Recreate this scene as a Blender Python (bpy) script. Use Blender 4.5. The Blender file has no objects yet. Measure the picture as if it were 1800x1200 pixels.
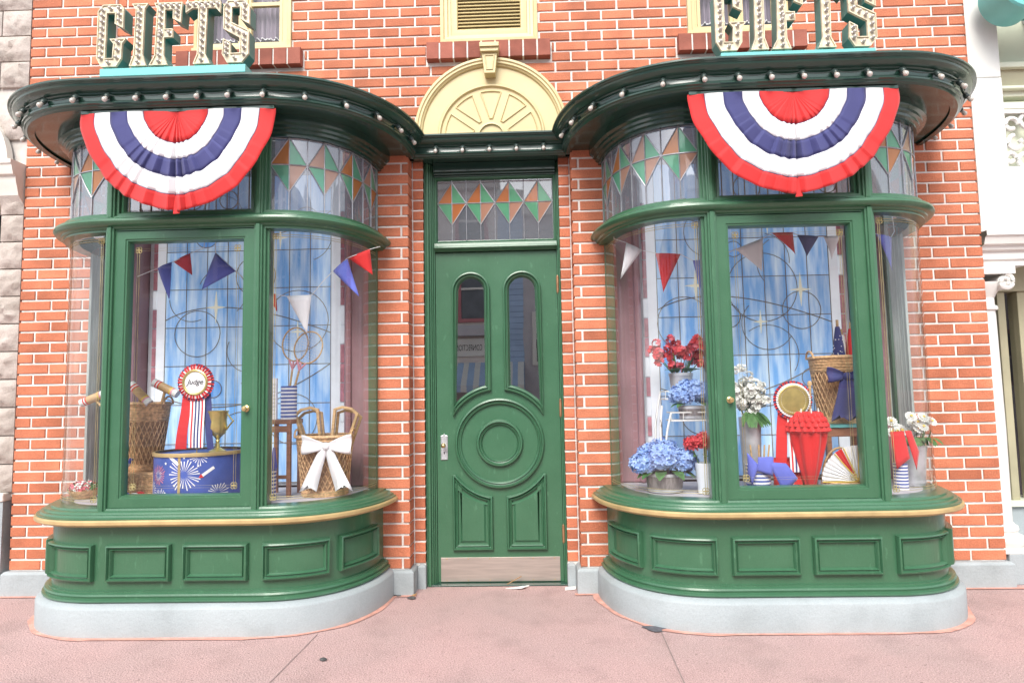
import bpy, math, random
from mathutils import Vector, Matrix
from mathutils.geometry import tessellate_polygon
R = math.radians
PI = math.pi
rnd = random.Random(7)
scene = bpy.context.scene
COL = scene.collection

# ------------------------------------------------------------------ camera
F_PX, PITCH, YAW, ROLL = 1150.0, 0.0812, 0.0310, -0.0184
CAM = Vector((0.2488, -4.0909, 1.1815))
def cam_dir(x, y, z):
    c, s = math.cos(PITCH), math.sin(PITCH)
    y, z = c*y - s*z, s*y + c*z
    c, s = math.cos(YAW), math.sin(YAW)
    return Vector((c*x - s*y, s*x + c*y, z))
cr, sr = math.cos(ROLL), math.sin(ROLL)
right, up, fwd = cam_dir(cr, 0, sr), cam_dir(-sr, 0, cr), cam_dir(0, 1, 0)
cd = bpy.data.cameras.new('camera')
cd.sensor_width = 36.0
cd.lens = F_PX/1800*36
cd.clip_start = 0.05
cd.clip_end = 500
cam = bpy.data.objects.new('camera', cd)
COL.objects.link(cam)
mw = Matrix((right, up, -fwd)).transposed().to_4x4()
mw.translation = CAM
cam.matrix_world = mw
scene.camera = cam

# ------------------------------------------------------------------ world, sun, exposure
SUN_EL, SUN_AZ = 44.0, 190.0          # azimuth: where the light comes from, clockwise from +Y
w = bpy.data.worlds.new('World')
scene.world = w
w.use_nodes = True
nt = w.node_tree
nt.nodes.clear()
sky = nt.nodes.new('ShaderNodeTexSky')
sky.sky_type = 'NISHITA'
sky.sun_disc = False
sky.sun_elevation = R(SUN_EL)
sky.sun_rotation = R(SUN_AZ)
sky.air_density = 1.0
sky.dust_density = 1.5
sky.ozone_density = 1.0
hs = nt.nodes.new('ShaderNodeHueSaturation')
hs.inputs['Saturation'].default_value = 0.30
bg = nt.nodes.new('ShaderNodeBackground')
bg.inputs['Strength'].default_value = 0.14
wo = nt.nodes.new('ShaderNodeOutputWorld')
nt.links.new(sky.outputs[0], hs.inputs['Color'])
nt.links.new(hs.outputs[0], bg.inputs['Color'])
nt.links.new(bg.outputs[0], wo.inputs['Surface'])
sd = bpy.data.lights.new('sun', 'SUN')
sd.energy = 1.45
sd.angle = R(30)
sd.color = (1.0, 0.95, 0.88)
sun = bpy.data.objects.new('sun', sd)
COL.objects.link(sun)
a = R(SUN_AZ)
tosun = Vector((math.sin(a)*math.cos(R(SUN_EL)), math.cos(a)*math.cos(R(SUN_EL)), math.sin(R(SUN_EL))))
sun.rotation_euler = (-tosun).to_track_quat('-Z', 'Y').to_euler()
sun.location = tosun*40
vs = scene.view_settings
vs.view_transform = 'Standard'
vs.look = 'None'
vs.gamma = 1.0
vs.use_curve_mapping = False
vs.exposure = 1.33

# ------------------------------------------------------------------ materials
MATS = {}
def N(t, kind, **kw):
    n = t.nodes.new(kind)
    for k, v in kw.items():
        setattr(n, k, v)
    return n
def mix_rgb(t, fac, a, b, mode='MIX'):
    n = N(t, 'ShaderNodeMix', data_type='RGBA', blend_type=mode)
    for sock, val in ((n.inputs[0], fac), (n.inputs[6], a), (n.inputs[7], b)):
        if hasattr(val, 'is_output'):
            t.links.new(val, sock)
        elif isinstance(val, (int, float)):
            sock.default_value = val
        else:
            sock.default_value = (*val, 1)
    return n.outputs[2]
def noise(t, scale, detail=4, stretch=None, coord='pos'):
    if coord == 'pos':
        g = N(t, 'ShaderNodeNewGeometry').outputs['Position']
    else:
        g = N(t, 'ShaderNodeTexCoord').outputs['Object']
    if stretch:
        m = N(t, 'ShaderNodeMapping')
        m.inputs['Scale'].default_value = stretch
        t.links.new(g, m.inputs['Vector'])
        g = m.outputs[0]
    n = N(t, 'ShaderNodeTexNoise')
    n.inputs['Scale'].default_value = scale
    n.inputs['Detail'].default_value = detail
    t.links.new(g, n.inputs['Vector'])
    return n.outputs['Fac']
def ramp(t, fac, lo, hi):
    n = N(t, 'ShaderNodeMapRange')
    n.inputs['From Min'].default_value = lo
    n.inputs['From Max'].default_value = hi
    t.links.new(fac, n.inputs['Value'])
    return n.outputs[0]
def mat(name, col, rough=0.5, var=0.12, scale=6.0, bump=0.0, bscale=60.0, metal=0.0, spec=0.5, col2=None,
        stretch=None, coat=0.0, rand=0.0, sheen=0.0, bstretch=None, lo=0.35, hi=0.65, fine=0.0, trans=0.0, emit=0.0, speck=0.0, wear=0.0, stain=0.0):
    if name in MATS:
        return MATS[name]
    m = bpy.data.materials.new(name)
    m.use_nodes = True
    t = m.node_tree
    p = t.nodes['Principled BSDF']
    c2 = col2 if col2 else tuple(min(1, c*(1+var)) for c in col)
    c1 = col if col2 else tuple(c*(1-var) for c in col)
    out = mix_rgb(t, ramp(t, noise(t, scale, 5, stretch), lo, hi), c1, c2)
    if fine:
        out = mix_rgb(t, 1.0, out, mix_rgb(t, ramp(t, noise(t, 150, 3), .3, .7), (1-fine,)*3, (1+fine*.6,)*3), 'MULTIPLY')
    if stain:
        out = mix_rgb(t, 1.0, out, mix_rgb(t, ramp(t, noise(t, 4.5, 8), .50, .72), (1, 1, 1), (1-stain, 1-stain, 1-stain*1.05)), 'MULTIPLY')
    if speck:
        out = mix_rgb(t, 1.0, out, mix_rgb(t, ramp(t, noise(t, 210, 1), .58, .66), (1, 1, 1), (1-speck,)*3), 'MULTIPLY')
        out = mix_rgb(t, 1.0, out, mix_rgb(t, ramp(t, noise(t, 173, 1), .60, .68), (1, 1, 1), (1+speck*.7,)*3), 'MULTIPLY')
        out = mix_rgb(t, 1.0, out, mix_rgb(t, ramp(t, noise(t, 34, 2), .70, .73), (1, 1, 1), (1-speck*.8,)*3), 'MULTIPLY')
    if wear:
        out = mix_rgb(t, ramp(t, noise(t, 30, 9, (1, 1, .4)), .64, .70), out, tuple(min(1, c*1.9+.05) for c in c2))
        n_ = t.nodes[-1]
        if wear < 1:
            out = mix_rgb(t, wear, n_.inputs[6].links[0].from_socket, out)
    if rand:
        oi = N(t, 'ShaderNodeObjectInfo').outputs['Random']
        at = N(t, 'ShaderNodeAttribute', attribute_name='rnd').outputs['Fac']
        ad = N(t, 'ShaderNodeMath', operation='ADD')
        t.links.new(oi, ad.inputs[0]); t.links.new(at, ad.inputs[1])
        fr = N(t, 'ShaderNodeMath', operation='FRACT')
        t.links.new(ad.outputs[0], fr.inputs[0])
        out = mix_rgb(t, 1.0, out, mix_rgb(t, fr.outputs[0], (1-rand, 1-rand*1.15, 1-rand*1.2), (1+rand*.55,)*3), 'MULTIPLY')
    t.links.new(out, p.inputs['Base Color'])
    p.inputs['Roughness'].default_value = rough
    if emit:
        t.links.new(out, p.inputs['Emission Color']); p.inputs['Emission Strength'].default_value = emit
    p.inputs['Metallic'].default_value = metal
    p.inputs['Specular IOR Level'].default_value = spec
    p.inputs['Coat Weight'].default_value = coat
    p.inputs['Coat Roughness'].default_value = 0.08
    if trans:
        p.inputs['Transmission Weight'].default_value = trans
    if sheen:
        p.inputs['Sheen Weight'].default_value = sheen
    if bump:
        b = N(t, 'ShaderNodeBump')
        b.inputs['Strength'].default_value = bump
        b.inputs['Distance'].default_value = 0.01
        t.links.new(noise(t, bscale, 5, bstretch), b.inputs['Height'])
        t.links.new(b.outputs[0], p.inputs['Normal'])
    MATS[name] = m
    return m
def glass_mat(name, tint=(1, 1, 1), refl=1.0, rough=0.0, wav=0.0, wscale=8.0, diffuse=0.0, dcol=(1, 1, 1)):
    """thin sheet glass: what is behind it seen through a tint, plus a Fresnel mirror"""
    m = bpy.data.materials.new(name)
    m.use_nodes = True
    t = m.node_tree
    t.nodes.clear()
    o = N(t, 'ShaderNodeOutputMaterial')
    tr = N(t, 'ShaderNodeBsdfTransparent'); tr.inputs[0].default_value = (*tint, 1)
    gl = N(t, 'ShaderNodeBsdfGlossy'); gl.inputs['Roughness'].default_value = rough
    # Schlick Fresnel, the same from both sides of the sheet
    ge = N(t, 'ShaderNodeNewGeometry')
    dt = N(t, 'ShaderNodeVectorMath', operation='DOT_PRODUCT')
    t.links.new(ge.outputs['Incoming'], dt.inputs[0]); t.links.new(ge.outputs['Normal'], dt.inputs[1])
    def mth(op, x, y=None):
        n = N(t, 'ShaderNodeMath', operation=op)
        for i, v in enumerate((x, y)):
            if v is None: continue
            if hasattr(v, 'is_output'): t.links.new(v, n.inputs[i])
            else: n.inputs[i].default_value = v
        return n.outputs[0]
    f5 = mth('POWER', mth('SUBTRACT', 1.0, mth('ABSOLUTE', dt.outputs['Value'])), 5.0)
    sc = N(t, 'ShaderNodeMath', operation='MULTIPLY_ADD'); sc.use_clamp = True
    r0 = min(.9, .045*refl)
    t.links.new(f5, sc.inputs[0]); sc.inputs[1].default_value = 1-r0; sc.inputs[2].default_value = r0
    mx = N(t, 'ShaderNodeMixShader')
    base = tr.outputs[0]
    if diffuse:
        df = N(t, 'ShaderNodeBsdfTranslucent'); df.inputs[0].default_value = (*dcol, 1)
        d2 = N(t, 'ShaderNodeBsdfDiffuse'); d2.inputs[0].default_value = (*dcol, 1)
        ad = N(t, 'ShaderNodeMixShader'); ad.inputs[0].default_value = 0.5
        t.links.new(df.outputs[0], ad.inputs[1]); t.links.new(d2.outputs[0], ad.inputs[2])
        m2 = N(t, 'ShaderNodeMixShader'); m2.inputs[0].default_value = diffuse
        t.links.new(base, m2.inputs[1]); t.links.new(ad.outputs[0], m2.inputs[2])
        base = m2.outputs[0]
    t.links.new(sc.outputs[0], mx.inputs[0])
    t.links.new(base, mx.inputs[1]); t.links.new(gl.outputs[0], mx.inputs[2])
    if wav:
        b = N(t, 'ShaderNodeBump'); b.inputs['Strength'].default_value = wav; b.inputs['Distance'].default_value = 0.01
        t.links.new(noise(t, wscale, 2, (1, 1, .35)), b.inputs['Height'])
        t.links.new(b.outputs[0], gl.inputs['Normal'])
    t.links.new(mx.outputs[0], o.inputs['Surface'])
    MATS[name] = m
    return m

mat('brick', (0.54, 0.190, 0.104), .75, .16, 5, .45, 130, rand=.23, fine=.16, spec=.25)
mat('brick_dark', (0.30, 0.105, 0.075), .8, .14, 9, .35, 120, rand=.2, spec=.25)
mat('mortar', (0.74, 0.71, 0.67), .9, .10, 14, .5, 160, spec=.2)
mat('plinth_paint', (0.33, 0.375, 0.39), .6, .07, 3, .25, 60, col2=(.375, .42, .435), fine=.08, stain=.16)
mat('green_paint', (0.040, 0.128, 0.066), .30, .10, 7, .10, 26, col2=(.052, .148, .080), spec=.5, coat=.2, bstretch=(3, 3, .5), fine=.06, wear=.20, lo=.25, hi=.75)
mat('dark_green_paint', (0.020, 0.058, 0.043), .24, .12, 3.5, .06, 22, spec=.5, coat=.3)
mat('gilt_paint', (0.46, 0.34, 0.16), .42, .16, 8, .05, 30, metal=.15)
mat('gilt', (0.42, 0.36, 0.18), .4, .25, 20, metal=.4)
mat('pavement', (0.56, 0.37, 0.355), .85, .1, 1.3, .8, 120, col2=(.46, .34, .325), fine=.22, speck=.45, stain=.14, lo=.3, hi=.75, spec=.25)
mat('joint', (0.26, 0.20, 0.19), .9, .2, 20)
mat('salmon_line', (0.60, 0.31, 0.25), .8, .22, 14, .4, 120, lo=.3, hi=.7)
mat('cream_paint', (0.56, 0.46, 0.235), .45, .05, 4, .05, 40)
mat('letter_face', (0.64, 0.58, 0.42), .4, .22, 24, .1, 60)
mat('teal_paint', (0.055, 0.235, 0.22), .4, .1, 10)
mat('turquoise_paint', (0.16, 0.52, 0.50), .4, .06, 6)
mat('bulb_glass', (0.50, 0.47, 0.42), .08, .1, 30, spec=.8, coat=.6)
mat('socket', (0.035, 0.055, 0.05), .35, .2, 30)
mat('white_paint', (0.72, 0.725, 0.69), .45, .03, 4, .05, 40)
mat('pale_green_paint', (0.66, 0.70, 0.56), .5, .04, 4)
mat('tan_paint', (0.38, 0.36, 0.24), .5, .08, 4)
mat('stone', (0.42, 0.37, 0.33), .9, .14, 5, 1.0, 26, col2=(.52, .46, .42), fine=.12, spec=.2)
mat('stone_mortar', (0.55, 0.51, 0.47), .95, .1, 20)
mat('ledge_paint', (0.70, 0.68, 0.62), .55, .05, 3)
mat('lead', (0.33, 0.34, 0.37), .4, .15, 30, metal=.5)
mat('dark_lead', (0.26, 0.21, 0.15), .5, .15, 30, metal=.3)
mat('red_cloth', (0.60, 0.022, 0.022), .75, .07, 5, .12, 300, sheen=.2)
mat('white_cloth', (0.80, 0.80, 0.81), .8, .03, 5, .12, 300, sheen=.2)
mat('navy_cloth', (0.040, 0.045, 0.165), .75, .1, 5, .12, 300, sheen=.2)
mat('blue_cloth', (0.11, 0.14, 0.52), .7, .1, 8, .1, 200, sheen=.2)
mat('pink_cloth', (0.60, 0.20, 0.27), .75, .1, 8)
mat('wicker', (0.62, 0.39, 0.20), .6, .3, 60, .3, 200)
mat('wicker_dark', (0.34, 0.20, 0.10), .8, .3, 60)
mat('light_wood', (0.50, 0.33, 0.16), .5, .18, 10, .1, 60, stretch=(1, 1, 8))
mat('brown_wood', (0.30, 0.14, 0.08), .45, .2, 10, .1, 60, stretch=(1, 1, 8))
mat('grey_wood', (0.26, 0.235, 0.225), .75, .25, 18, .25, 70, stretch=(6, 6, 1))
mat('plum_paint', (0.33, 0.19, 0.205), .45, .15, 4)
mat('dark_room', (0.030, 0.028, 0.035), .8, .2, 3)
mat('display_floor', (0.50, 0.48, 0.50), .6, .15, 6)
mat('zinc', (0.56, 0.58, 0.60), .4, .14, 14, metal=.5)
mat('steel', (0.52, 0.46, 0.41), .38, .10, 5, .05, 40, metal=.65, stretch=(1, 1, 12))
mat('brass', (0.60, 0.46, 0.22), .28, .15, 20, metal=.85)
mat('gold', (0.58, 0.47, 0.17), .3, .15, 20, metal=.75)
mat('copper', (0.42, 0.22, 0.12), .4, .2, 20, metal=.6)
mat('blue_petal', (0.19, 0.34, 0.74), .7, .2, 30, col2=(.45, .60, .86), lo=.3, hi=.7)
mat('white_petal', (0.78, 0.79, 0.74), .7, .07, 30)
mat('red_petal', (0.60, 0.035, 0.045), .7, .25, 40, col2=(.70, .09, .10))
mat('coral_petal', (0.62, 0.07, 0.11), .7, .25, 40, col2=(.72, .22, .25))
mat('leaf', (0.07, 0.17, 0.05), .6, .3, 30)
mat('yellow', (0.68, 0.50, 0.08), .6, .1, 30)
mat('drum_blue', (0.055, 0.10, 0.36), .45, .15, 10)
mat('string', (0.72, 0.72, 0.72), .8, .05, 20)
mat('curtain', (0.24, 0.20, 0.25), .85, .2, 12, stretch=(6, 1, .4))
mat('dark_frame', (0.05, 0.05, 0.05), .5, .2, 10)
mat('asphalt_patch', (0.10, 0.10, 0.115), .9, .2, 40, .3, 120)
mat('paper', (0.78, 0.77, 0.74), .8, .04, 40)
mat('dry_leaf', (0.36, 0.20, 0.09), .8, .2, 40)
mat('pebble', (0.08, 0.08, 0.08), .8, .3, 60)
mat('border_tile', (0.62, 0.27, 0.32), .35, .25, 20)
mat('milk_glass', (0.72, 0.76, 0.80), .3, .06, 6)
mat('star_glass', (0.72, 0.70, 0.55), .3, .06, 6, emit=.15)  # stars glow faintly too: brightness added, no lamp in the screen
mat('border_glass', (0.72, 0.76, 0.80), .3, .06, 6, emit=.15)  # same added glow for the strips at the screen's sides
mat('sky_glass', (0.16, 0.38, 0.74), .22, .2, 9, col2=(.60, .76, .90), stretch=(2.6, 1, .35), rand=.16, lo=.35, hi=.7, spec=.6, emit=.15)  # faint glow added to brighten the screen; no lamp stands behind it
mat('sky_glass_deep', (0.10, 0.28, 0.68), .22, .2, 9, col2=(.26, .48, .80), stretch=(2, 1, .4), rand=.1, emit=.15)  # round panes carry the added glow as well
mat('amber_lamp', (0.75, 0.38, 0.06), .4, .1, 10)
mat('house_blue', (0.38, 0.52, 0.72), .7, .06, 3)
mat('house_cream', (0.76, 0.71, 0.68), .7, .05, 3)
mat('house_grey', (0.52, 0.51, 0.54), .7, .06, 3)
mat('house_pink', (0.46, 0.18, 0.20), .7, .06, 3)
mat('window_dark', (0.09, 0.10, 0.12), .15, .2, 3)
glass_mat('glass', (.98, .99, .99), 1.25, 0.0)
glass_mat('curved_glass', (.97, .98, .99), 1.9, 0.0, .012, 4)
glass_mat('door_glass', (.55, .56, .60), 7.5, 0.0, .015, 6)
glass_mat('clear_leaded', (.80, .84, .90), 4.2, 0.02, .03, 10, .30, (.66, .72, .82))
glass_mat('amber_glass', (.86, .42, .16), 1.2, .04, .05, 30, .60, (.78, .36, .14))
glass_mat('rose_glass', (.90, .62, .50), 1.2, .04, .05, 30, .62, (.72, .46, .34))
glass_mat('green_glass', (.32, .78, .54), 1.2, .04, .05, 30, .60, (.26, .64, .42))
mat('grey_drape', (0.44, 0.50, 0.47), .6, .25, 8, stretch=(6, 1, .5))

# ------------------------------------------------------------------ mesh helpers
class B:
    def __init__(s):
        s.v, s.f, s.m = [], [], []
    def add(s, v, f, m=0):
        o = len(s.v)
        s.v += [tuple(p) for p in v]
        s.f += [tuple(i+o for i in q) for q in f]
        s.m += [m]*len(f)
        return s
    def box(s, x0, x1, y0, y1, z0, z1, m=0):
        return s.add([(x, y, z) for z in (z0, z1) for y in (y0, y1) for x in (x0, x1)],
                     [(0, 2, 3, 1), (4, 5, 7, 6), (0, 1, 5, 4), (1, 3, 7, 5), (3, 2, 6, 7), (2, 0, 4, 6)], m)
    def loops(s, L, ring=True, m=0, cap0=False, cap1=False, close=False):
        """skin a list of equal-length point loops"""
        n = len(L[0]); o = len(s.v)
        for l in L:
            s.v += [tuple(p) for p in l]
        k = len(L)
        for i in range(k if close else k-1):
            for j in range(n if ring else n-1):
                j2 = (j+1) % n; i2 = (i+1) % k
                s.f.append((o+i*n+j, o+i*n+j2, o+i2*n+j2, o+i2*n+j)); s.m.append(m)
        if cap0:
            s.f.append(tuple(o+j for j in range(n-1, -1, -1))); s.m.append(m)
        if cap1:
            s.f.append(tuple(o+(k-1)*n+j for j in range(n))); s.m.append(m)
        return s
    def tube(s, pts, r, n=6, m=0, close=False, flat=1.0):
        pts = [Vector(p) for p in pts]
        L = []
        k = len(pts)
        up0 = Vector((0, 0, 1))
        for i, p in enumerate(pts):
            a = pts[(i-1) % k] if (close or i) else p
            b = pts[(i+1) % k] if (close or i < k-1) else p
            d = (b-a)
            d = d.normalized() if d.length > 1e-9 else Vector((0, 0, 1))
            u = d.cross(up0)
            if u.length < 0.15:
                u = d.cross(Vector((0, 1, 0)))
                if u.length < .1: u = d.cross(Vector((1, 0, 0)))
            u.normalize(); v = d.cross(u)
            rr = r[i] if isinstance(r, (list, tuple)) else r
            L.append([p + (u*math.cos(2*PI*j/n) + v*flat*math.sin(2*PI*j/n))*rr for j in range(n)])
        return s.loops(L, True, m, not close, not close, close)
    def lathe(s, prof, n=24, c=(0, 0, 0), m=0, cap0=False, cap1=False, a0=0.0, a1=2*PI, wob=None):
        full = abs(a1-a0-2*PI) < 1e-6
        k = n if full else n+1
        L = []
        for r, z in prof:
            L.append([(c[0]+(r*(1+(wob(j/n) if wob else 0)))*math.cos(a0+(a1-a0)*j/n), c[1]+(r*(1+(wob(j/n) if wob else 0)))*math.sin(a0+(a1-a0)*j/n), c[2]+z) for j in range(k)])
        return s.loops(L, full, m, cap0, cap1)
    def lathe_y(s, prof, n=24, c=(0, 0, 0), m=0, cap0=False, cap1=False):
        """axis along -Y; prof = (r, forward distance)"""
        L = [[(c[0]+r*math.cos(2*PI*j/n), c[1]-h, c[2]+r*math.sin(2*PI*j/n)) for j in range(n)] for r, h in prof]
        return s.loops(L, True, m, cap0, cap1)
    def prism(s, poly, y0, y1, m=0, ms=None):
        """XZ polygon extruded from y0 (front) to y1 (back)"""
        n = len(poly); o = len(s.v)
        s.v += [(x, y0, z) for x, z in poly] + [(x, y1, z) for x, z in poly]
        area = sum(poly[i][0]*poly[(i+1) % n][1]-poly[(i+1) % n][0]*poly[i][1] for i in range(n))
        tri = tessellate_polygon([[Vector((x, z, 0)) for x, z in poly]])
        for t in tri:
            p = [poly[i] for i in t]
            ar = (p[1][0]-p[0][0])*(p[2][1]-p[0][1])-(p[2][0]-p[0][0])*(p[1][1]-p[0][1])
            t = t if ar > 0 else t[::-1]
            s.f.append((o+t[0], o+t[1], o+t[2])); s.m.append(m)
            s.f.append((o+n+t[2], o+n+t[1], o+n+t[0])); s.m.append(m if ms is None else ms)
        for i in range(n):
            j = (i+1) % n
            q = (o+i, o+n+i, o+n+j, o+j)
            s.f.append(q if area > 0 else q[::-1]); s.m.append(m if ms is None else ms)
        return s
    def frame(s, path, prof, m=0, fill=False):
        """closed XZ path (counter-clockwise seen from -Y); prof = (inset, y) steps"""
        L = [[(x, y, z) for x, z in inset(path, d)] for d, y in prof]
        s.loops(L, True, m)
        if fill:
            o = len(s.v)-len(path)
            for t in tessellate_polygon([[Vector((p[0], p[2], 0)) for p in L[-1]]]):
                s.f.append(tuple(o+i for i in t)); s.m.append(m)
        return s
def inset(path, d):
    n = len(path); out = []
    for i in range(n):
        p0, p1, p2 = Vector(path[i-1]), Vector(path[i]), Vector(path[(i+1) % n])
        e1 = (p1-p0).normalized(); e2 = (p2-p1).normalized()
        n1 = Vector((-e1.y, e1.x)); n2 = Vector((-e2.y, e2.x))
        b = n1+n2
        b = b/max(.35, (1+n1.dot(n2)))
        out.append(tuple(p1+b*d))
    return out
def rect(x0, x1, z0, z1):
    return [(x0, z0), (x1, z0), (x1, z1), (x0, z1)]
def arc(cx, cz, r, a0, a1, n):
    return [(cx+r*math.cos(R(a0+(a1-a0)*i/n)), cz+r*math.sin(R(a0+(a1-a0)*i/n))) for i in range(n+1)]

def obj(name, b, mats, parent=None, smooth=None, bevel=0.0, loc=None, fix=True, solid=0.0):
    me = bpy.data.meshes.new(name)
    me.from_pydata(b.v, [], b.f)
    if isinstance(mats, str):
        mats = [mats]
    for m in mats:
        me.materials.append(MATS[m])
    if len(mats) > 1:
        me.polygons.foreach_set('material_index', b.m)
    if fix:
        import bmesh
        bm = bmesh.new(); bm.from_mesh(me)
        bmesh.ops.recalc_face_normals(bm, faces=bm.faces)
        bm.to_mesh(me); bm.free()
    if smooth:
        me.shade_smooth()
        me.set_sharp_from_angle(angle=R(smooth))
    me.update()
    o = bpy.data.objects.new(name, me)
    COL.objects.link(o)
    if parent:
        o.parent = parent
    if loc:
        o.location = loc
    if solid:
        sm = o.modifiers.new('thickness', 'SOLIDIFY'); sm.thickness = solid; sm.offset = 0
    if bevel:
        bv = o.modifiers.new('bevel', 'BEVEL')
        bv.width = bevel; bv.segments = 2; bv.limit_method = 'ANGLE'; bv.angle_limit = R(40)
    return o
def tag(o, label, cat, group=None):
    o['label'] = label; o['category'] = cat
    if group: o['group'] = group
    return o
def thing(name, label, cat, loc=(0, 0, 0), group=None, rotz=0.0):
    o = bpy.data.objects.new(name, None)
    o.empty_display_size = .1
    COL.objects.link(o)
    o.location = loc
    o.rotation_euler = (0, 0, rotz)
    return tag(o, label, cat, group)
def struct(o):
    o['kind'] = 'structure'; return o
def stuff(o):
    o['kind'] = 'stuff'; return o
def link_copy(src, parent=None, loc=None, rot=None, scale=None):
    c = src.copy(); COL.objects.link(c)
    if parent: c.parent = parent
    if loc is not None: c.location = loc
    if rot is not None: c.rotation_euler = rot
    if scale is not None: c.scale = scale
    return c
def text_mesh(name, body, size, material, parent, loc, rot=(PI/2, 0, 0), extrude=.002, shear=0.0, align='CENTER', wx=1.0):
    cu = bpy.data.curves.new(name, 'FONT')
    cu.body = body; cu.size = size; cu.extrude = extrude; cu.shear = shear
    cu.align_x = align; cu.align_y = 'CENTER'
    cu.resolution_u = 3
    t = bpy.data.objects.new(name, cu)
    COL.objects.link(t)
    dg = bpy.context.evaluated_depsgraph_get()
    me = bpy.data.meshes.new_from_object(t.evaluated_get(dg))
    bpy.data.objects.remove(t)
    me.materials.clear(); me.materials.append(MATS[material])
    o = bpy.data.objects.new(name, me)
    COL.objects.link(o)
    o.parent = parent; o.location = loc; o.rotation_euler = rot; o.scale = (wx, 1, 1)
    return o

# ------------------------------------------------------------------ plan of the bays
BX, BY, BQ, BN = .6116, .7656, .3811, 2.438       # quarter radii, half flat, exponent
BC = 1.598                                         # bay centre from the door axis
def _ref():
    P = []
    K = 48
    q = []
    for i in range(K+1):
        t = (PI/2)*i/K
        x = BX*math.cos(t)**(2/BN) if i < K else 0.0
        y = BY*math.sin(t)**(2/BN) if i else 0.0
        gx = (x/BX)**(BN-1)/BX; gy = (y/BY)**(BN-1)/BY
        l = math.hypot(gx, gy)
        q.append((x+BQ, -y, gx/l, -gy/l))
    P = [(-x, y, -nx, ny) for x, y, nx, ny in q] + q[::-1]
    S = [0.0]
    for a, b in zip(P, P[1:]):
        S.append(S[-1]+math.hypot(b[0]-a[0], b[1]-a[1]))
    h = S[-1]/2
    return P, [s-h for s in S], h
REF_P, REF_S, SH = _ref()
def bp(s, d):
    """point on the bay's plan at arc length s from its middle, offset d outwards"""
    s = max(-SH, min(SH, s))
    lo, hi = 0, len(REF_S)-1
    while hi-lo > 1:
        m = (lo+hi)//2
        if REF_S[m] <= s: lo = m
        else: hi = m
    a, b = REF_P[lo], REF_P[hi]
    t = (s-REF_S[lo])/max(1e-9, REF_S[hi]-REF_S[lo])
    x, y, nx, ny = (a[i]+(b[i]-a[i])*t for i in range(4))
    l = math.hypot(nx, ny)
    return x+d*nx/l, y+d*ny/l
def srange(s0, s1, step=.035):
    pts = sorted([s for s in REF_S if s0 < s < s1 and abs(s) > BQ-1e-3])
    out = [s0]
    for s in pts:
        if s-out[-1] > step*.6: out.append(s)
    if s1-out[-1] < step*.3 and len(out) > 1: out.pop()
    out.append(s1)
    return out
def sweep(b, prof, s0=None, s1=None, m=0, close=False, cx=0.0):
    s0 = -SH if s0 is None else s0
    s1 = SH if s1 is None else s1
    L = []
    for s in srange(s0, s1):
        l = []
        for d, z in prof:
            x, y = bp(s, d)
            l.append((x+cx, y, z))
        L.append(l)
    b.loops(L, close, m, close, close)
    return b
def sframe(b, s0, s1, z0, z1, prof, d0, m=0, fill=True):
    """nested rectangular moulding lying on the curved bay face; prof = (inset, rise)"""
    L = []
    for ins, rise in prof:
        a0, a1, c0, c1 = s0+ins, s1-ins, z0+ins, z1-ins
        n = 10
        ss = [a0+(a1-a0)*i/n for i in range(n+1)]
        l = [(*bp(s, d0+rise), c0) for s in ss] + [(*bp(s, d0+rise), c1) for s in ss[::-1]]
        L.append(l)
    b.loops(L, True, m)
    if fill:
        l = L[-1]; o = len(b.v)-len(l); k = len(l)
        for i in range(k//2-1):
            b.f.append((o+i, o+i+1, o+k-2-i, o+k-1-i)); b.m.append(m)
    return b

# ================================================================== the setting
g = B(); g.add([(-300, -300, 0), (300, -300, 0), (300, 300, 0), (-300, 300, 0)], [(0, 1, 2, 3)])
struct(obj('pavement', g, 'pavement'))

CH = 0.0677                       # brick course
BLN = 0.2031                      # brick length with its joint
ZP = 0.1476                       # top of the painted plinth
XW = 3.035                        # half width of the brick front
ZTOP = 4.75
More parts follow.
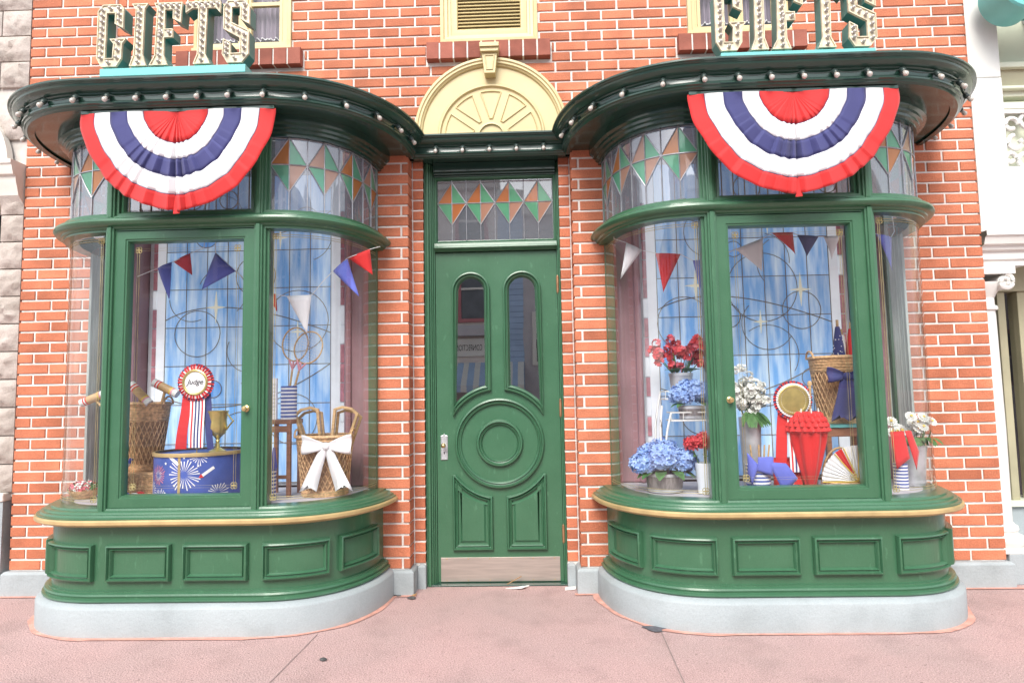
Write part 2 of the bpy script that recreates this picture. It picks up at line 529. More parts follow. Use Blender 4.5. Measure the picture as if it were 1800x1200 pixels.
# ---- unit brick: front face chamfered, open back
def brick_mesh(b, x0, x1, y0, y1, z0, z1, c=.0022, m=0):
    b.add([(x0, y1, z0), (x1, y1, z0), (x1, y1, z1), (x0, y1, z1),
           (x0, y0+c, z0), (x1, y0+c, z0), (x1, y0+c, z1), (x0, y0+c, z1),
           (x0+c, y0, z0+c), (x1-c, y0, z0+c), (x1-c, y0, z1-c), (x0+c, y0, z1-c)],
          [(0, 1, 5, 4), (1, 2, 6, 5), (2, 3, 7, 6), (3, 0, 4, 7),
           (4, 5, 9, 8), (5, 6, 10, 9), (6, 7, 11, 10), (7, 4, 8, 11), (8, 9, 10, 11)], m)
BRICKS = []                       # (x0, x1, yfront, yback, z0, z1, mat)
J = .0066                         # half joint
def lay(x0, x1, z0, z1, yf, holes=(), phase=0.0, depth=.06, cuts=None):
    k0 = int(round((z0-ZP)/CH)); k1 = int((z1-ZP)/CH+.001)
    for k in range(k0, k1):
        za, zb = ZP+k*CH+J, ZP+(k+1)*CH-J
        if cuts:
            xs = [x0, x1] if k % 2 else [x0, x0+(x1-x0)*cuts, x1]
        else:
            off = phase+(BLN/2 if k % 2 else 0)
            i = math.floor((x0-off)/BLN)
            xs = [x0]
            while True:
                i += 1
                x = off+i*BLN
                if x > x1-.03: break
                if x > x0+.03: xs.append(x)
            xs.append(x1)
        for a, b_ in zip(xs, xs[1:]):
            segs = [(a, b_)]
            for hx0, hx1, hz0, hz1 in holes:
                if hz0 < (za+zb)/2 < hz1:
                    ns = []
                    for p, q in segs:
                        if hx1 <= p or hx0 >= q: ns.append((p, q))
                        else:
                            if hx0-p > .02: ns.append((p, hx0))
                            if q-hx1 > .02: ns.append((hx1, q))
                    segs = ns
            for p, q in segs:
                jl = J if p > x0+1e-6 else 0.0
                jr = J if q < x1-1e-6 else 0.0
                dy = rnd.uniform(-.0012, .0012)
                BRICKS.append((p+jl, q-jr, yf+dy, yf+depth, za, zb))
WINS = [(-1.62, .32), (0.008, .313), (1.62, .32)]
ZW0 = 3.475                       # bottom of the upper windows
SILLS = [(-2.05, -1.215), (-.402, .41), (1.22, 2.04)]
holes = [(c-h, c+h, ZW0, 9) for c, h in WINS] + [(s0, s1, 3.345, ZW0) for s0, s1 in SILLS]
ZC = ZP+38*CH                     # course line hidden behind the cornice (2.72)
def tym_hole():
    out = []
    for k in range(38, 48):
        z = ZP+(k+.5)*CH
        if z-2.85 < .47:
            hw = math.sqrt(max(0, .47**2-(z-2.85)**2))
            out.append((.015-hw, .015+hw, z-.01, z+.01))
    return out
lay(-2.475, 2.475, ZC, ZTOP, 0.0, holes+tym_hole(), phase=.03)
lay(-XW, -2.475, ZP, ZTOP, -.025, phase=-XW, depth=.08)
lay(2.475, XW, ZP, ZTOP, -.025, phase=XW, depth=.08)
for sx in (-1, 1):
    # door piers: front, and the set-back strip beside the frame
    n0 = len(BRICKS)
    lay(.512, .72, ZP, ZP+38*CH, -.082, cuts=.22, depth=.13)
    lay(.44, .505, ZP, ZP+38*CH, .045, cuts=None, depth=.06)
    for i in range(n0, len(BRICKS)):
        x0, x1, y0, y1, z0, z1 = BRICKS[i]
        if sx < 0: x0, x1 = -x1, -x0
        BRICKS[i] = (x0, x1, y0, y1, z0, z1)
wall = thing('brick_wall', 'orange-red brick shop front with pale mortar joints', 'wall')
mb = B()
mb.box(-2.47, 2.47, .009, .25, 2.725, ZW0)
edges = [-2.47] + [v for c, h in WINS for v in (c-h, c+h)] + [2.47]
for i in range(0, len(edges), 2):
    mb.box(edges[i], edges[i+1], .007, .25, ZW0, ZTOP)
mb.box(-XW+.007, -2.47, -.018, .25, .02, ZTOP)
mb.box(2.47, XW-.007, -.018, .25, .02, ZTOP)
for sx in (-1, 1):
    xs = sorted((sx*.519, sx*.72)); mb.box(xs[0], xs[1], -.075, .24, .02, 2.70)
    xs = sorted((sx*.44, sx*.519)); mb.box(xs[0], xs[1], .052, .24, .02, 2.70)
obj('mortar', mb, 'mortar', wall)
mb = B(); mb.box(-XW, XW, -.06, .27, ZTOP, ZTOP+.12)
obj('coping', mb, 'plinth_paint', wall, bevel=.01)
# sill bricks, on edge, stepping out under the upper windows
for s0, s1 in SILLS:
    n = 9
    wd = (s1-s0)/n
    for i in range(n):
        BRICKS.append((s0+i*wd+.0055, s0+(i+1)*wd-.0055, -.048, .05, 3.350, 3.462, 'brick_dark'))
    mb = B(); mb.box(s0+.006, s1-.006, -.040, .05, 3.353, 3.458)
    obj('sill_mortar', mb, 'mortar', wall)
def pix_area(br):
    x, y, z = (br[0]+br[1])/2, br[2], (br[4]+br[5])/2
    v = Vector((x, y, z))-CAM
    dep = v.dot(fwd)
    u_, v_ = v.dot(right)/dep*F_PX, v.dot(up)/dep*F_PX
    if abs(u_) > 880 or abs(v_) > 590: return 0
    if 2.60 < z < 2.99 and .5 < abs(x) < 2.6: return 0
    if z < 2.7 and .6 < abs(x) < 2.6: return 0
    return (br[1]-br[0])*(br[5]-br[4])/dep**2
order = sorted(range(len(BRICKS)), key=lambda i: -pix_area(BRICKS[i]) - (1 if len(BRICKS[i]) > 6 else 0))
single, rest = order[:300], order[300:]
unit = {}
for i in single:
    br = BRICKS[i]
    key = (round(br[1]-br[0], 4), round(br[3]-br[2], 2), round(br[5]-br[4], 4), len(br))
    if key not in unit:
        hx, hz = (br[1]-br[0])/2, (br[5]-br[4])/2
        q = B(); brick_mesh(q, -hx, hx, 0, br[3]-br[2], -hz, hz)
        o = obj('brick', q, br[6] if len(br) > 6 else 'brick', wall, fix=False)
        unit[key] = o
    else:
        o = link_copy(unit[key], wall)
    o.location = ((br[0]+br[1])/2, br[2], (br[4]+br[5])/2)
    o.rotation_euler = (0, 0, rnd.uniform(-.004, .004))
q = B(); vals = []
for i in rest:
    br = BRICKS[i]
    if pix_area(br) == 0 and br[4] > 4.3: pass
    brick_mesh(q, *br[:6]); vals += [rnd.random()]*12
o = obj('brick_field', q, 'brick', wall, fix=False)
at = o.data.attributes.new('rnd', 'FLOAT', 'POINT')
at.data.foreach_set('value', vals)
stuff(o)

# painted plinth blocks along the wall
def plinth_block(x0, x1, y0, y1, z1=ZP):
    b = B()
    c = .014
    L = [[(x0, y0, 0), (x1, y0, 0), (x1, y1, 0), (x0, y1, 0)],
         [(x0, y0, z1-c), (x1, y0, z1-c), (x1, y1, z1-c), (x0, y1, z1-c)],
         [(x0+c, y0+c, z1), (x1-c, y0+c, z1), (x1-c, y1, z1), (x0+c, y1, z1)]]
    b.loops(L, True, 0, False, True)
    return obj('plinth', b, 'plinth_paint', wall, bevel=.004)
for sx in (-1, 1):
    for a, b_, y0, y1 in ((2.40, 3.062, -.058, .2), (.488, .64, -.105, .2), (.437, .4875, .028, .2)):
        xs = sorted((sx*a, sx*b_)); plinth_block(xs[0], xs[1], y0, y1)
# salmon line painted on the ground around the plinths
q = B()
for sx in (-1, 1):
    rows = []
    for s in srange(-SH, SH, .02):
        wv = .028+.007*math.sin(s*9+sx)+.004*math.sin(s*23)+rnd.uniform(-.002, .002)
        (xa, ya), (xb, yb) = bp(s, -.01), bp(s, wv)
        rows.append([(xa+sx*BC, ya, .004), (xb+sx*BC, yb, .004)])
    q.loops(rows, False)
    for a, b_, y in ((2.62, 3.10, -.058), (.47, .60, -.105)):
        xs = sorted((sx*a, sx*b_))
        q.add([(xs[0], y-.03, .0045), (xs[1], y-.03, .0045), (xs[1], y+.01, .0045), (xs[0], y+.01, .0045)], [(0, 1, 2, 3)])
struct(obj('painted_ground_line', q, 'salmon_line', fix=False))
q = B()
q.add([(.853, -.74, .003), (.858, -.74, .003), (.822, -1.9, .003), (.816, -1.9, .003)], [(0, 1, 2, 3)])
q.add([(-.862, -.73, .003), (-.858, -.73, .003), (-.896, -1.9, .003), (-.90, -1.9, .003)], [(0, 1, 2, 3)])
q.add([(-2.5, -.82, .003), (-2.494, -.82, .003), (-3.6, -1.1, .003), (-3.6, -1.094, .003)], [(0, 1, 2, 3)])
struct(obj('pavement_joint', q, 'joint', fix=False))

# ================================================================== bay windows
SM = .4033
GD = -.10                          # glass line
Z_SILL, Z_C0, Z_C1 = .628, .632, 2.095
def lead_tube(b, pts, r=.0035, m=0):
    b.tube(pts, r, 5, m)
def quatrefoil(b, x, y, z, k):
    cx, cz = x+.010*math.cos(k*PI/2+.8), z+.010*math.sin(k*PI/2+.8)
    b.tube([(cx+.009*math.cos(i*PI/6), y-.001, cz+.009*math.sin(i*PI/6)) for i in range(12)], .0019, 4, 0, True)
def bay(sx, label):
    c = sx*BC
    t = thing('bay_window', label, 'bay window', (c, 0, 0), 'curved green display windows')
    q = B(); sweep(q, [(-.2, .0), (0, 0), (0, .134), (-.004, .142), (-.032, .160), (-.2, .162)])
    obj('plinth', q, 'plinth_paint', t, smooth=40)
    q = B(); sweep(q, [(-.12, .1625), (-.032, .1635), (-.026, .170), (-.028, .178), (-.040, .182), (-.040, .188), (-.036, .194), (-.040, .203), (-.055, .208), (-.055, .213), (-.075, .215)])
    obj('base_moulding', q, 'green_paint', t, smooth=35)
    q = B(); sweep(q, [(-.070, .17), (-.070, .555)])
    obj('apron', q, 'green_paint', t, smooth=40)
    # six raised panels round the apron
    spans = [(-.372, -.034), (.030, .368), (.445, .825), (.895, 1.265), (-.825, -.445), (-1.265, -.895)]
    for s0, s1 in spans:
        q = B()
        sframe(q, s0, s1, .262, .448, [(0, -.002), (0, .017), (.004, .028), (.011, .031), (.016, .015), (.021, .014), (.025, .023), (.029, .016), (.033, .002), (.04, .002)], -.070)
        obj('apron_panel', q, 'green_paint', t, smooth=35)
    # sill: gilt nosing and stepped mouldings
    q = B(); sweep(q, [(-.07, .545), (-.015, .545), (-.010, .548), (.004, .5545), (.014, .5555), (.0205, .562), (.0205, .576), (.014, .583), (-.01, .585)])
    obj('gilt_nosing', q, 'gilt_paint', t, smooth=35)
    q = B(); sweep(q, [(.010, .584), (.010, .590), (-.004, .594), (-.008, .604), (-.022, .607), (-.026, .615), (-.030, .618), (-.052, .621), (-.056, .631), (-.07, .633), (-.16, .634)])
    obj('sill', q, 'green_paint', t, smooth=30)
    q = B()
    ring = [(*bp(s, -.14), .6335) for s in srange(-SH, SH)]
    q.add(ring, [tuple(range(len(ring)))])
    o = obj('display_floor', q, 'display_floor', t)
    ring = [(*bp(s, -.09), 2.693) for s in srange(-SH, SH)]
    q = B(); q.add(ring, [tuple(range(len(ring)))])
    obj('display_ceiling', q, 'display_floor', t)
    # transom rail
    q = B(); sweep(q, [(-.14, 2.093), (-.066, 2.093), (-.066, 2.103), (-.054, 2.108), (-.050, 2.117), (-.034, 2.121), (-.022, 2.129), (-.016, 2.141), (-.020, 2.154), (-.032, 2.163), (-.050, 2.167), (-.054, 2.176), (-.066, 2.180), (-.066, 2.192), (-.14, 2.193)])
    obj('transom_rail', q, 'green_paint', t, smooth=35)
    # frieze under the soffit
    q = B(); sweep(q, [(-.14, 2.602), (-.076, 2.602), (-.076, 2.616), (-.062, 2.622), (-.060, 2.636), (-.046, 2.642), (-.044, 2.656), (-.026, 2.664), (-.022, 2.682), (-.022, 2.705)])
    obj('frieze', q, 'dark_green_paint', t, smooth=35)
    # mullions, in moulded steps
    for s in (-SM, SM):
        for z0, z1, nm in ((.60, 2.115, 'mullion'), (2.165, 2.63, 'mullion')):
            q = B()
            for w0, d0 in ((.052, -.084), (.036, -.066), (.022, -.050), (.012, -.040)):
                L = []
                for z in (z0, z1):
                    L.append([(*bp(s-w0, -.16), z), (*bp(s-w0, d0), z), (*bp(s+w0, d0), z), (*bp(s+w0, -.16), z)])
                q.loops(L, True, 0, True, True)
            obj(nm, q, 'green_paint', t, bevel=.004)
    # jambs where the glass meets the wall
    for e in (-1, 1):
        inner = (e == -sx)
        wj = .125 if inner else .035
        q = B()
        for z0, z1 in ((.634, 2.093), (2.193, 2.602)):
            for ww, d0 in ((wj, -.098), (wj*.55, -.082), (wj*.35, -.07)):
                sa, sb = sorted((e*SH, e*(SH-ww)))
                L = [[(*bp(sa, d0), z), (*bp(sb, d0), z), (*bp(sb, -.15), z), (*bp(sa, -.15), z)] for z in (z0, z1)]
                q.loops(L, True, 0, True, True)
        obj('jamb', q, 'green_paint', t, bevel=.003)
    # curved side glass, lower
    for e in (-1, 1):
        wj = .118 if e == -sx else .03
        sa, sb = sorted((e*(SM+.045), e*(SH-wj)))
        q = B(); sweep(q, [(GD, .632), (GD, 2.095)], sa, sb)
        pane = obj('curved_pane', q, 'curved_glass', t, smooth=60)
        q = B()
        for ins in (.030, .042):
            for z in (.632+ins, 2.095-ins):
                lead_tube(q, [(*bp(s, GD+.003), z) for s in srange(sa+ins, sb-.02)], .0013)
            s = (sa if e > 0 else sb) + e*ins
            lead_tube(q, [(*bp(s, GD+.003), .632+.03), (*bp(s, GD+.003), 2.095-.03)], .0013)
        for z in (.632+.04, 2.095-.04):
            s = (sa if e > 0 else sb) + e*.04
            x, y = bp(s, GD+.004)
            for k in range(4):
                quatrefoil(q, x, y, z, k)
        obj('gilt_border', q, 'gilt', pane)
    # casement on the flat front
    yc = -BY-GD                                  # glass plane at the front
    q = B()
    P = rect(-.372, .372, .634, 2.098)
    yo = yc-.034
    q.frame(P, [(0, yc+.02), (0, yo), (.046, yo), (.049, yo+.006), (.056, yo+.006), (.060, yo+.016), (.063, yc+.004), (.063, yc+.02)])
    cs = obj('casement', q, 'green_paint', t, smooth=20)
    q = B(); q.add([(-.315, yc+.004, .69), (.315, yc+.004, .69), (.315, yc+.004, 2.04), (-.315, yc+.004, 2.04)], [(0, 1, 2, 3)])
    obj('pane', q, 'glass', cs)
    q = B()
    for ins in (.030, .042):
        P = rect(-.309+ins, .309-ins, .697+ins, 2.035-ins)
        q.tube([(x, yc, z) for x, z in P], .0013, 4, 0, True)
    for ax in (-1, 1):
        for z in (.697+.038, 2.035-.038):
            for k in range(4):
                quatrefoil(q, ax*.271, yc, z, k)
    obj('gilt_border', q, 'gilt', cs)
    q = B(); q.lathe_y([(.017, 0), (.017, .004), (.012, .006), (.006, .008), (.006, .018), (.012, .022), (.0145, .028), (.012, .034), (.0, .036)], 16, (-sx*.346, yo, 1.135))
    obj('knob', q, 'brass', cs, smooth=50)
    # upper lights: leaded diamonds on the curves, plain leaded strip in front
    ZT, ZE, ZB_, Z0 = 2.604, 2.452, 2.300, 2.192
    for e in (-1, 1):
        wj = .118 if e == -sx else .03
        s_a, s_b = SM+.045, SH-wj
        q = B(); sa, sb = sorted((e*s_a, e*s_b))
        sweep(q, [(GD, Z0), (GD, ZT)], sa, sb)
        win = obj('upper_window', q, 'clear_leaded', t, smooth=60)
        n = 4
        wcol = (s_b-s_a)/(2*n)
        ld = B()
        def P_(s, z, d=.004):
            return (*bp(e*s, GD+d), z)
        def line(sa_, za, sb_, zb, r=.0032):
            k = 5
            ld.tube([P_(sa_+(sb_-sa_)*i/k, za+(zb-za)*i/k) for i in range(k+1)], r, 5)
        for i in range(n):
            l = s_a+2*i*wcol; mid = l+wcol; rr = l+2*wcol
            tris = [((l, ZE), (mid, ZE), (mid, ZT)), ((mid, ZE), (rr, ZE), (mid, ZT)),
                    ((l, ZE), (mid, ZB_), (mid, ZE)), ((mid, ZB_), (rr, ZE), (mid, ZE))]
            flip = e < 0
            for k, tr in enumerate(tris):
                kk = {0: 1, 1: 0, 2: 3, 3: 2}[k] if flip else k
                mname = ['amber_glass', 'green_glass', 'green_glass', 'rose_glass'][kk]
                if kk == 0 and i % 2 == 1: mname = 'rose_glass'
                if kk == 3 and rnd.random() < .4: mname = 'amber_glass'
                q = B()
                # subdivide so that the piece follows the curve
                a_, b_, c_ = tr
                pts = []
                K = 3
                idx = {}
                for u in range(K+1):
                    for v in range(K+1-u):
                        wgt = K-u-v
                        s = (a_[0]*wgt+b_[0]*u+c_[0]*v)/K; z = (a_[1]*wgt+b_[1]*u+c_[1]*v)/K
                        idx[(u, v)] = len(pts); pts.append(P_(s, z, .002))
                fs = []
                for u in range(K):
                    for v in range(K-u):
                        fs.append((idx[(u, v)], idx[(u+1, v)], idx[(u, v+1)]))
                        if u+v < K-1: fs.append((idx[(u+1, v)], idx[(u+1, v+1)], idx[(u, v+1)]))
                q.add(pts, fs)
                obj('pane', q, mname, win)
            line(l, ZE, mid, ZT); line(rr, ZE, mid, ZT); line(l, ZE, mid, ZB_); line(rr, ZE, mid, ZB_)
            line(mid, Z0, mid, ZT); line(rr, Z0, rr, ZT)
            line(l, ZE, rr, ZE, .004)
        line(s_a, Z0, s_a, ZT)
        line(s_a, ZT-.004, s_b, ZT-.004)
        obj('lead_came', ld, 'lead', win)
    q = B(); q.add([(-.36, yc, 2.19), (.36, yc, 2.19), (.36, yc, 2.605), (-.36, yc, 2.605)], [(0, 1, 2, 3)])
    win = obj('upper_window', q, 'clear_leaded', t)
    ld = B()
    for i in range(12):
        x = -.33+.06*i
        ld.tube([(x, yc-.004, 2.19), (x, yc-.004, 2.605)], .003, 5)
    for x, z, r in ((-.2, 2.25, .07), (.02, 2.27, .06), (.22, 2.26, .05)):
        ld.tube([(x+r*math.cos(k*PI/10), yc-.004, z+r*math.sin(k*PI/10)) for k in range(20)], .0025, 5, 0, True)
    obj('lead_came', ld, 'dark_lead', win)
    q = B(); q.frame(rect(-.362, .362, 2.190, 2.606), [(0, yc+.02), (0, yc-.018), (.012, yc-.022), (.018, yc-.010), (.022, yc+.004)])
    obj('upper_frame', q, 'green_paint', win)
    # lining of the display: posts at both sides, back board, side returns
    for e in (-1, 1):
        xs = sorted((e*.665, e*.83))
        q = B(); q.box(xs[0], xs[1], -.02, .12, .634, 2.69)
        q.tube([(e*.69, -.03, .634), (e*.69, -.03, 2.69)], .022, 10)
        obj('post', q, 'plum_paint', t, bevel=.012)
        xs = sorted((e*.83, e*.885))
        q = B(); q.box(xs[0], xs[1], .0, .2, .634, 2.69)
        obj('side_return', q, 'grey_drape', t)
    # pleated drape lining the outer end of the display
    q = B(); rows = []
    for i in range(41):
        s = sx*(SH-.235+.225*i/40)
        x, y = bp(s, -.128-.009*math.sin(i*1.25)-.004*math.sin(i*.6))
        rows.append([(x, y, .636), (x, y, 1.4), (x, y, 2.09)])
    q.loops(rows, False); obj('drape', q, 'grey_drape', t, smooth=60)
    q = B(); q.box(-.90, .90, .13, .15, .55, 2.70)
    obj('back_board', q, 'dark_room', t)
    return t
bay(-1, 'curved green bay window left of the door, with drum, mallets and wicker baskets inside')
bay(1, 'curved green bay window right of the door, with flowers and red parasol inside')

# ================================================================== stained glass backdrops
def backdrop(sx, label, circ, stars):
    c = sx*BC
    t = thing('stained_glass_screen', label, 'screen', (c, .085, .634), 'blue stained glass screens')
    x0, x1, z0, z1 = -.545, .545, .02, 2.02
    nx, nz = 8, 8
    px, pz = (x1-x0)/nx, (z1-z0)/nz
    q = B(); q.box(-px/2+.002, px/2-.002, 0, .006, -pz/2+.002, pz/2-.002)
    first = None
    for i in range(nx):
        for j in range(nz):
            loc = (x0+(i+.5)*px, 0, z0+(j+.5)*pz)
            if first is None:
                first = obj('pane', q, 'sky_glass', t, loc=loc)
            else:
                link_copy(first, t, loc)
    ld = B()
    for i in range(nx+1):
        ld.tube([(x0+i*px, -.003, z0), (x0+i*px, -.003, z1)], .0024, 5)
    for j in range(nz+1):
        ld.tube([(x0, -.003, z0+j*pz), (x1, -.003, z0+j*pz)], .0024, 5)
    for (x, z, r, filled) in circ:
        ld.tube([(x+r*math.cos(k*PI/16), -.005, z+r*math.sin(k*PI/16)) for k in range(32)], .0025, 5, 0, True)
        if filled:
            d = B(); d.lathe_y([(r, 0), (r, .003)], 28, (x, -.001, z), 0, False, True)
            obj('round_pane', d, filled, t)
    rr_ = random.Random(sx+5)
    for k in range(9):
        x, z, r = rr_.uniform(x0+.1, x1-.1), rr_.uniform(z0+.1, z1-.1), rr_.uniform(.05, .2)
        a0 = rr_.uniform(0, 2*PI); a1 = a0+rr_.uniform(1.5, 4)
        ld.tube([(max(x0, min(x1, x+r*math.cos(a0+(a1-a0)*i/16))), -.005, z+r*math.sin(a0+(a1-a0)*i/16)) for i in range(17)], .0022, 5)
    for (xa, za, xm, zm, xb, zb) in [(x0, z0+1.05, x0+.35, z0+1.25, x1, z0+.95), (x0, z0+.55, x0+.5, z0+.35, x1, z0+.75), (x0, z0+1.7, x0+.6, z0+1.45, x1, z0+1.75)]:
        ld.tube([((1-k)**2*xa+2*k*(1-k)*xm+k*k*xb, -.004, (1-k)**2*za+2*k*(1-k)*zm+k*k*zb) for k in [i/18 for i in range(19)]], .003, 5)
    obj('lead_came', ld, 'dark_lead', t)
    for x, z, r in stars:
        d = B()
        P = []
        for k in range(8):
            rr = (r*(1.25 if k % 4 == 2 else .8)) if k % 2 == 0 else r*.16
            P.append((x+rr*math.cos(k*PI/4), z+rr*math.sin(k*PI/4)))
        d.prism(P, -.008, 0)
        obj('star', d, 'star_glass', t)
    for e in (-1, 1):
        xs = sorted((e*.548, e*.605))
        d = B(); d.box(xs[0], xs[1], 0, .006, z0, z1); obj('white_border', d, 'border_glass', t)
        for j in range(16):
            za = z0+j*(z1-z0)/16
            xs = sorted((e*.608, e*.632))
            d = B(); d.box(xs[0], xs[1], 0, .006, za+.004, za+(z1-z0)/16-.004)
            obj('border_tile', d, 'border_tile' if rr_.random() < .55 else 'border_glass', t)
    d = B(); d.box(-.66, .66, .008, .030, 0, 2.05)
    obj('backing_board', d, 'milk_glass', t)
    return t
backdrop(-1, 'blue leaded glass screen with stars behind drum and trophy in left window',
         [(-.28, 1.62, .075, 'sky_glass_deep'), (-.22, .62, .055, 'sky_glass_deep'), (-.28, .30, .09, None), (-.33, .98, .15, None), (.33, 1.05, .20, None), (.30, .42, .16, None), (.05, 1.35, .13, None), (.38, 1.72, .08, None)],
         [(-.21, 1.15, .085), (-.06, 1.66, .05), (.21, 1.60, .06), (.33, .98, .06)])
backdrop(1, 'blue leaded glass screen with stars behind flowers and parasol in right window',
         [(-.05, 1.45, .05, 'sky_glass_deep'), (-.36, 1.72, .07, None), (-.10, 1.02, .075, None), (.12, 1.2, .22, None), (.36, 1.05, .12, None), (.40, .62, .06, 'sky_glass_deep'), (-.38, .98, .17, None), (-.3, .4, .12, None)],
         [(-.30, 1.22, .085), (.10, .98, .06), (.36, 1.18, .085), (.17, 1.62, .06)])

# ================================================================== cornice with its bulbs
co = thing('cornice', 'dark green cornice with lamp bulbs, curving over both bays and the door', 'cornice', (0, 0, 2.69))
CPROF = [(.085, 2.690), (.120, 2.690), (.128, 2.697), (.134, 2.699), (.138, 2.708), (.146, 2.711), (.147, 2.719), (.139, 2.724), (.137, 2.732),
         (.139, 2.752), (.150, 2.757), (.152, 2.763), (.166, 2.767), (.180, 2.775), (.190, 2.785), (.193, 2.795), (.199, 2.797), (.202, 2.803), (.211, 2.806), (.211, 2.815), (.17, 2.823), (-.3, 2.86)]
YM = .075                          # set-back of the straight run over the door
def cpos(z): return z-2.69
for sx in (-1, 1):
    q = B(); sweep(q, [(d, cpos(z)) for d, z in CPROF], cx=sx*BC)
    obj('moulding', q, 'dark_green_paint', co, smooth=28)
    q = B(); sweep(q, [(.090, .0112), (-.03, .0112)], cx=sx*BC)
    obj('soffit', q, 'dark_green_paint', co)
    ring = [(bp(s, -.25)[0]+sx*BC, bp(s, -.25)[1], cpos(2.857)) for s in srange(-SH, SH)]
    q = B(); q.add(ring, [tuple(range(len(ring)))]); obj('flat_roof', q, 'dark_green_paint', co)
q = B()
L = [[(x, -(d-YM), cpos(z)) for d, z in CPROF[:-1]]+[(x, .0, cpos(2.84))] for x in (-.52, .52)]
q.loops(L, False)
obj('moulding', q, 'dark_green_paint', co, smooth=28)
q = B(); q.add([(-.72, -.018, .0112), (.72, -.018, .0112), (.72, .2, .0112), (-.72, .2, .0112)], [(0, 1, 2, 3)])
obj('soffit', q, 'dark_green_paint', co)
sock = B(); sock.lathe([(.0, .016), (.010, .014), (.0125, .006), (.0125, -.010), (.010, -.014), (.0, -.014)], 10)
blb = B(); blb.lathe([(.0, .0), (.007, -.002), (.0085, -.009), (.0115, -.017), (.012, -.023), (.0085, -.030), (.0, -.033)], 10)
s0_ = b0_ = None
lamps = []
for sx in (-1, 1):
    s = -SH+.10
    while s < SH-.03:
        x, y = bp(s, .158)
        x2, y2 = bp(s, .2)
        if not (abs(x+sx*BC) < .47 and y > -.16):
            lamps.append((x+sx*BC, y, math.atan2(y2-y, x2-x), sx))
        s += .158
for x in (-.335, -.165, .005, .175, .345):
    lamps.append((x, -.158+YM, -PI/2, 0))
for x, y, an, gsx in lamps:
    rot = (0, R(-38), an)
    loc = (x, y, cpos(2.742))
    if s0_ is None:
        s0_ = obj('lamp_holder', sock, 'socket', co, smooth=40, loc=loc); s0_.rotation_euler = rot
        s0_.scale = (1.12, 1.12, 1.12); b0_ = obj('bulb', blb, 'bulb_glass', s0_, smooth=60, loc=(0, 0, -.010))
    else:
        h = link_copy(s0_, co, loc, rot, (1.12, 1.12, 1.12)); link_copy(b0_, h)
for gsx in (-1, 0, 1):
    q = B()
    pts = sorted([l for l in lamps if l[3] == gsx], key=lambda l: l[0])
    if gsx:
        pts = [l for l in lamps if l[3] == gsx]
    run = []
    for a_, b_ in zip(pts, pts[1:]):
        if math.hypot(a_[0]-b_[0], a_[1]-b_[1]) > .3: continue
        run += [(a_[0]+(b_[0]-a_[0])*k/5, a_[1]+(b_[1]-a_[1])*k/5-.002, cpos(2.748)-.012*math.sin(PI*k/5)) for k in range(5)]
    q.tube(run, .0028, 5)
    obj('wire', q, 'socket', co)

# ================================================================== half-round panel over the door
ty = thing('fanlight_panel', 'cream half-round panel with sunburst ribs and keystone above the door', 'panel', (.015, -.01, 2.83))
P = arc(0, .02, .49, 0, 180, 40)
q = B()
q.prism(P, -.02, .015)
obj('board', q, 'cream_paint', ty)
def arch_band(b, r0, prof, zc, n=40, a0=0, a1=180):
    L = []
    for i in range(n+1):
        a_ = R(a0+(a1-a0)*i/n)
        L.append([((r0+dr)*math.cos(a_), y, zc+(r0+dr)*math.sin(a_)) for dr, y in prof])
    b.loops(L, False)
q = B(); arch_band(q, .49, [(0, .0), (0, -.052), (-.016, -.056), (-.022, -.048), (-.034, -.048), (-.038, -.038), (-.046, -.034), (-.05, -.02)], .02)
obj('arch_moulding', q, 'cream_paint', ty, smooth=30)
q = B(); arch_band(q, .345, [(0, -.019), (-.002, -.030), (-.008, -.036), (-.016, -.036), (-.020, -.028), (-.024, -.019)], 0)
obj('inner_arch', q, 'cream_paint', ty, smooth=40)
q = B(); arch_band(q, .092, [(0, -.019), (-.003, -.032), (-.014, -.034), (-.018, -.019)], 0)
obj('hub', q, 'cream_paint', ty, smooth=40)
for a0 in (0, 36, 72, 108, 144):
    g0, g1 = a0+4.5, a0+36-4.5
    P = arc(0, 0, .30, g0, g1, 10) + [(.115*math.cos(R(g1-8)), .115*math.sin(R(g1-8))), (.115*math.cos(R(g0+8)), .115*math.sin(R(g0+8)))]
    q = B(); q.frame(P, [(0, -.019), (.000, -.027), (.004, -.029), (.008, -.021), (.012, -.0205)])
    obj('ray_panel', q, 'cream_paint', ty, smooth=40)
ky = B()
ky.prism([(-.062, .545), (.062, .545), (.062, .572), (-.062, .572)], -.125, 0)
ky.prism([(-.056, .520), (.056, .520), (.060, .546), (-.060, .546)], -.112, 0)
ky.prism([(-.034, .385), (.034, .385), (.050, .522), (-.050, .522)], -.092, 0)
ks = obj('keystone', ky, 'cream_paint', ty, bevel=.003)
q = B(); q.frame([(-.022, .405), (.022, .405), (.034, .505), (-.034, .505)], [(0, -.093), (.002, -.098), (.006, -.098), (.009, -.091)], 0)
obj('keystone_panel', q, 'cream_paint', ks)

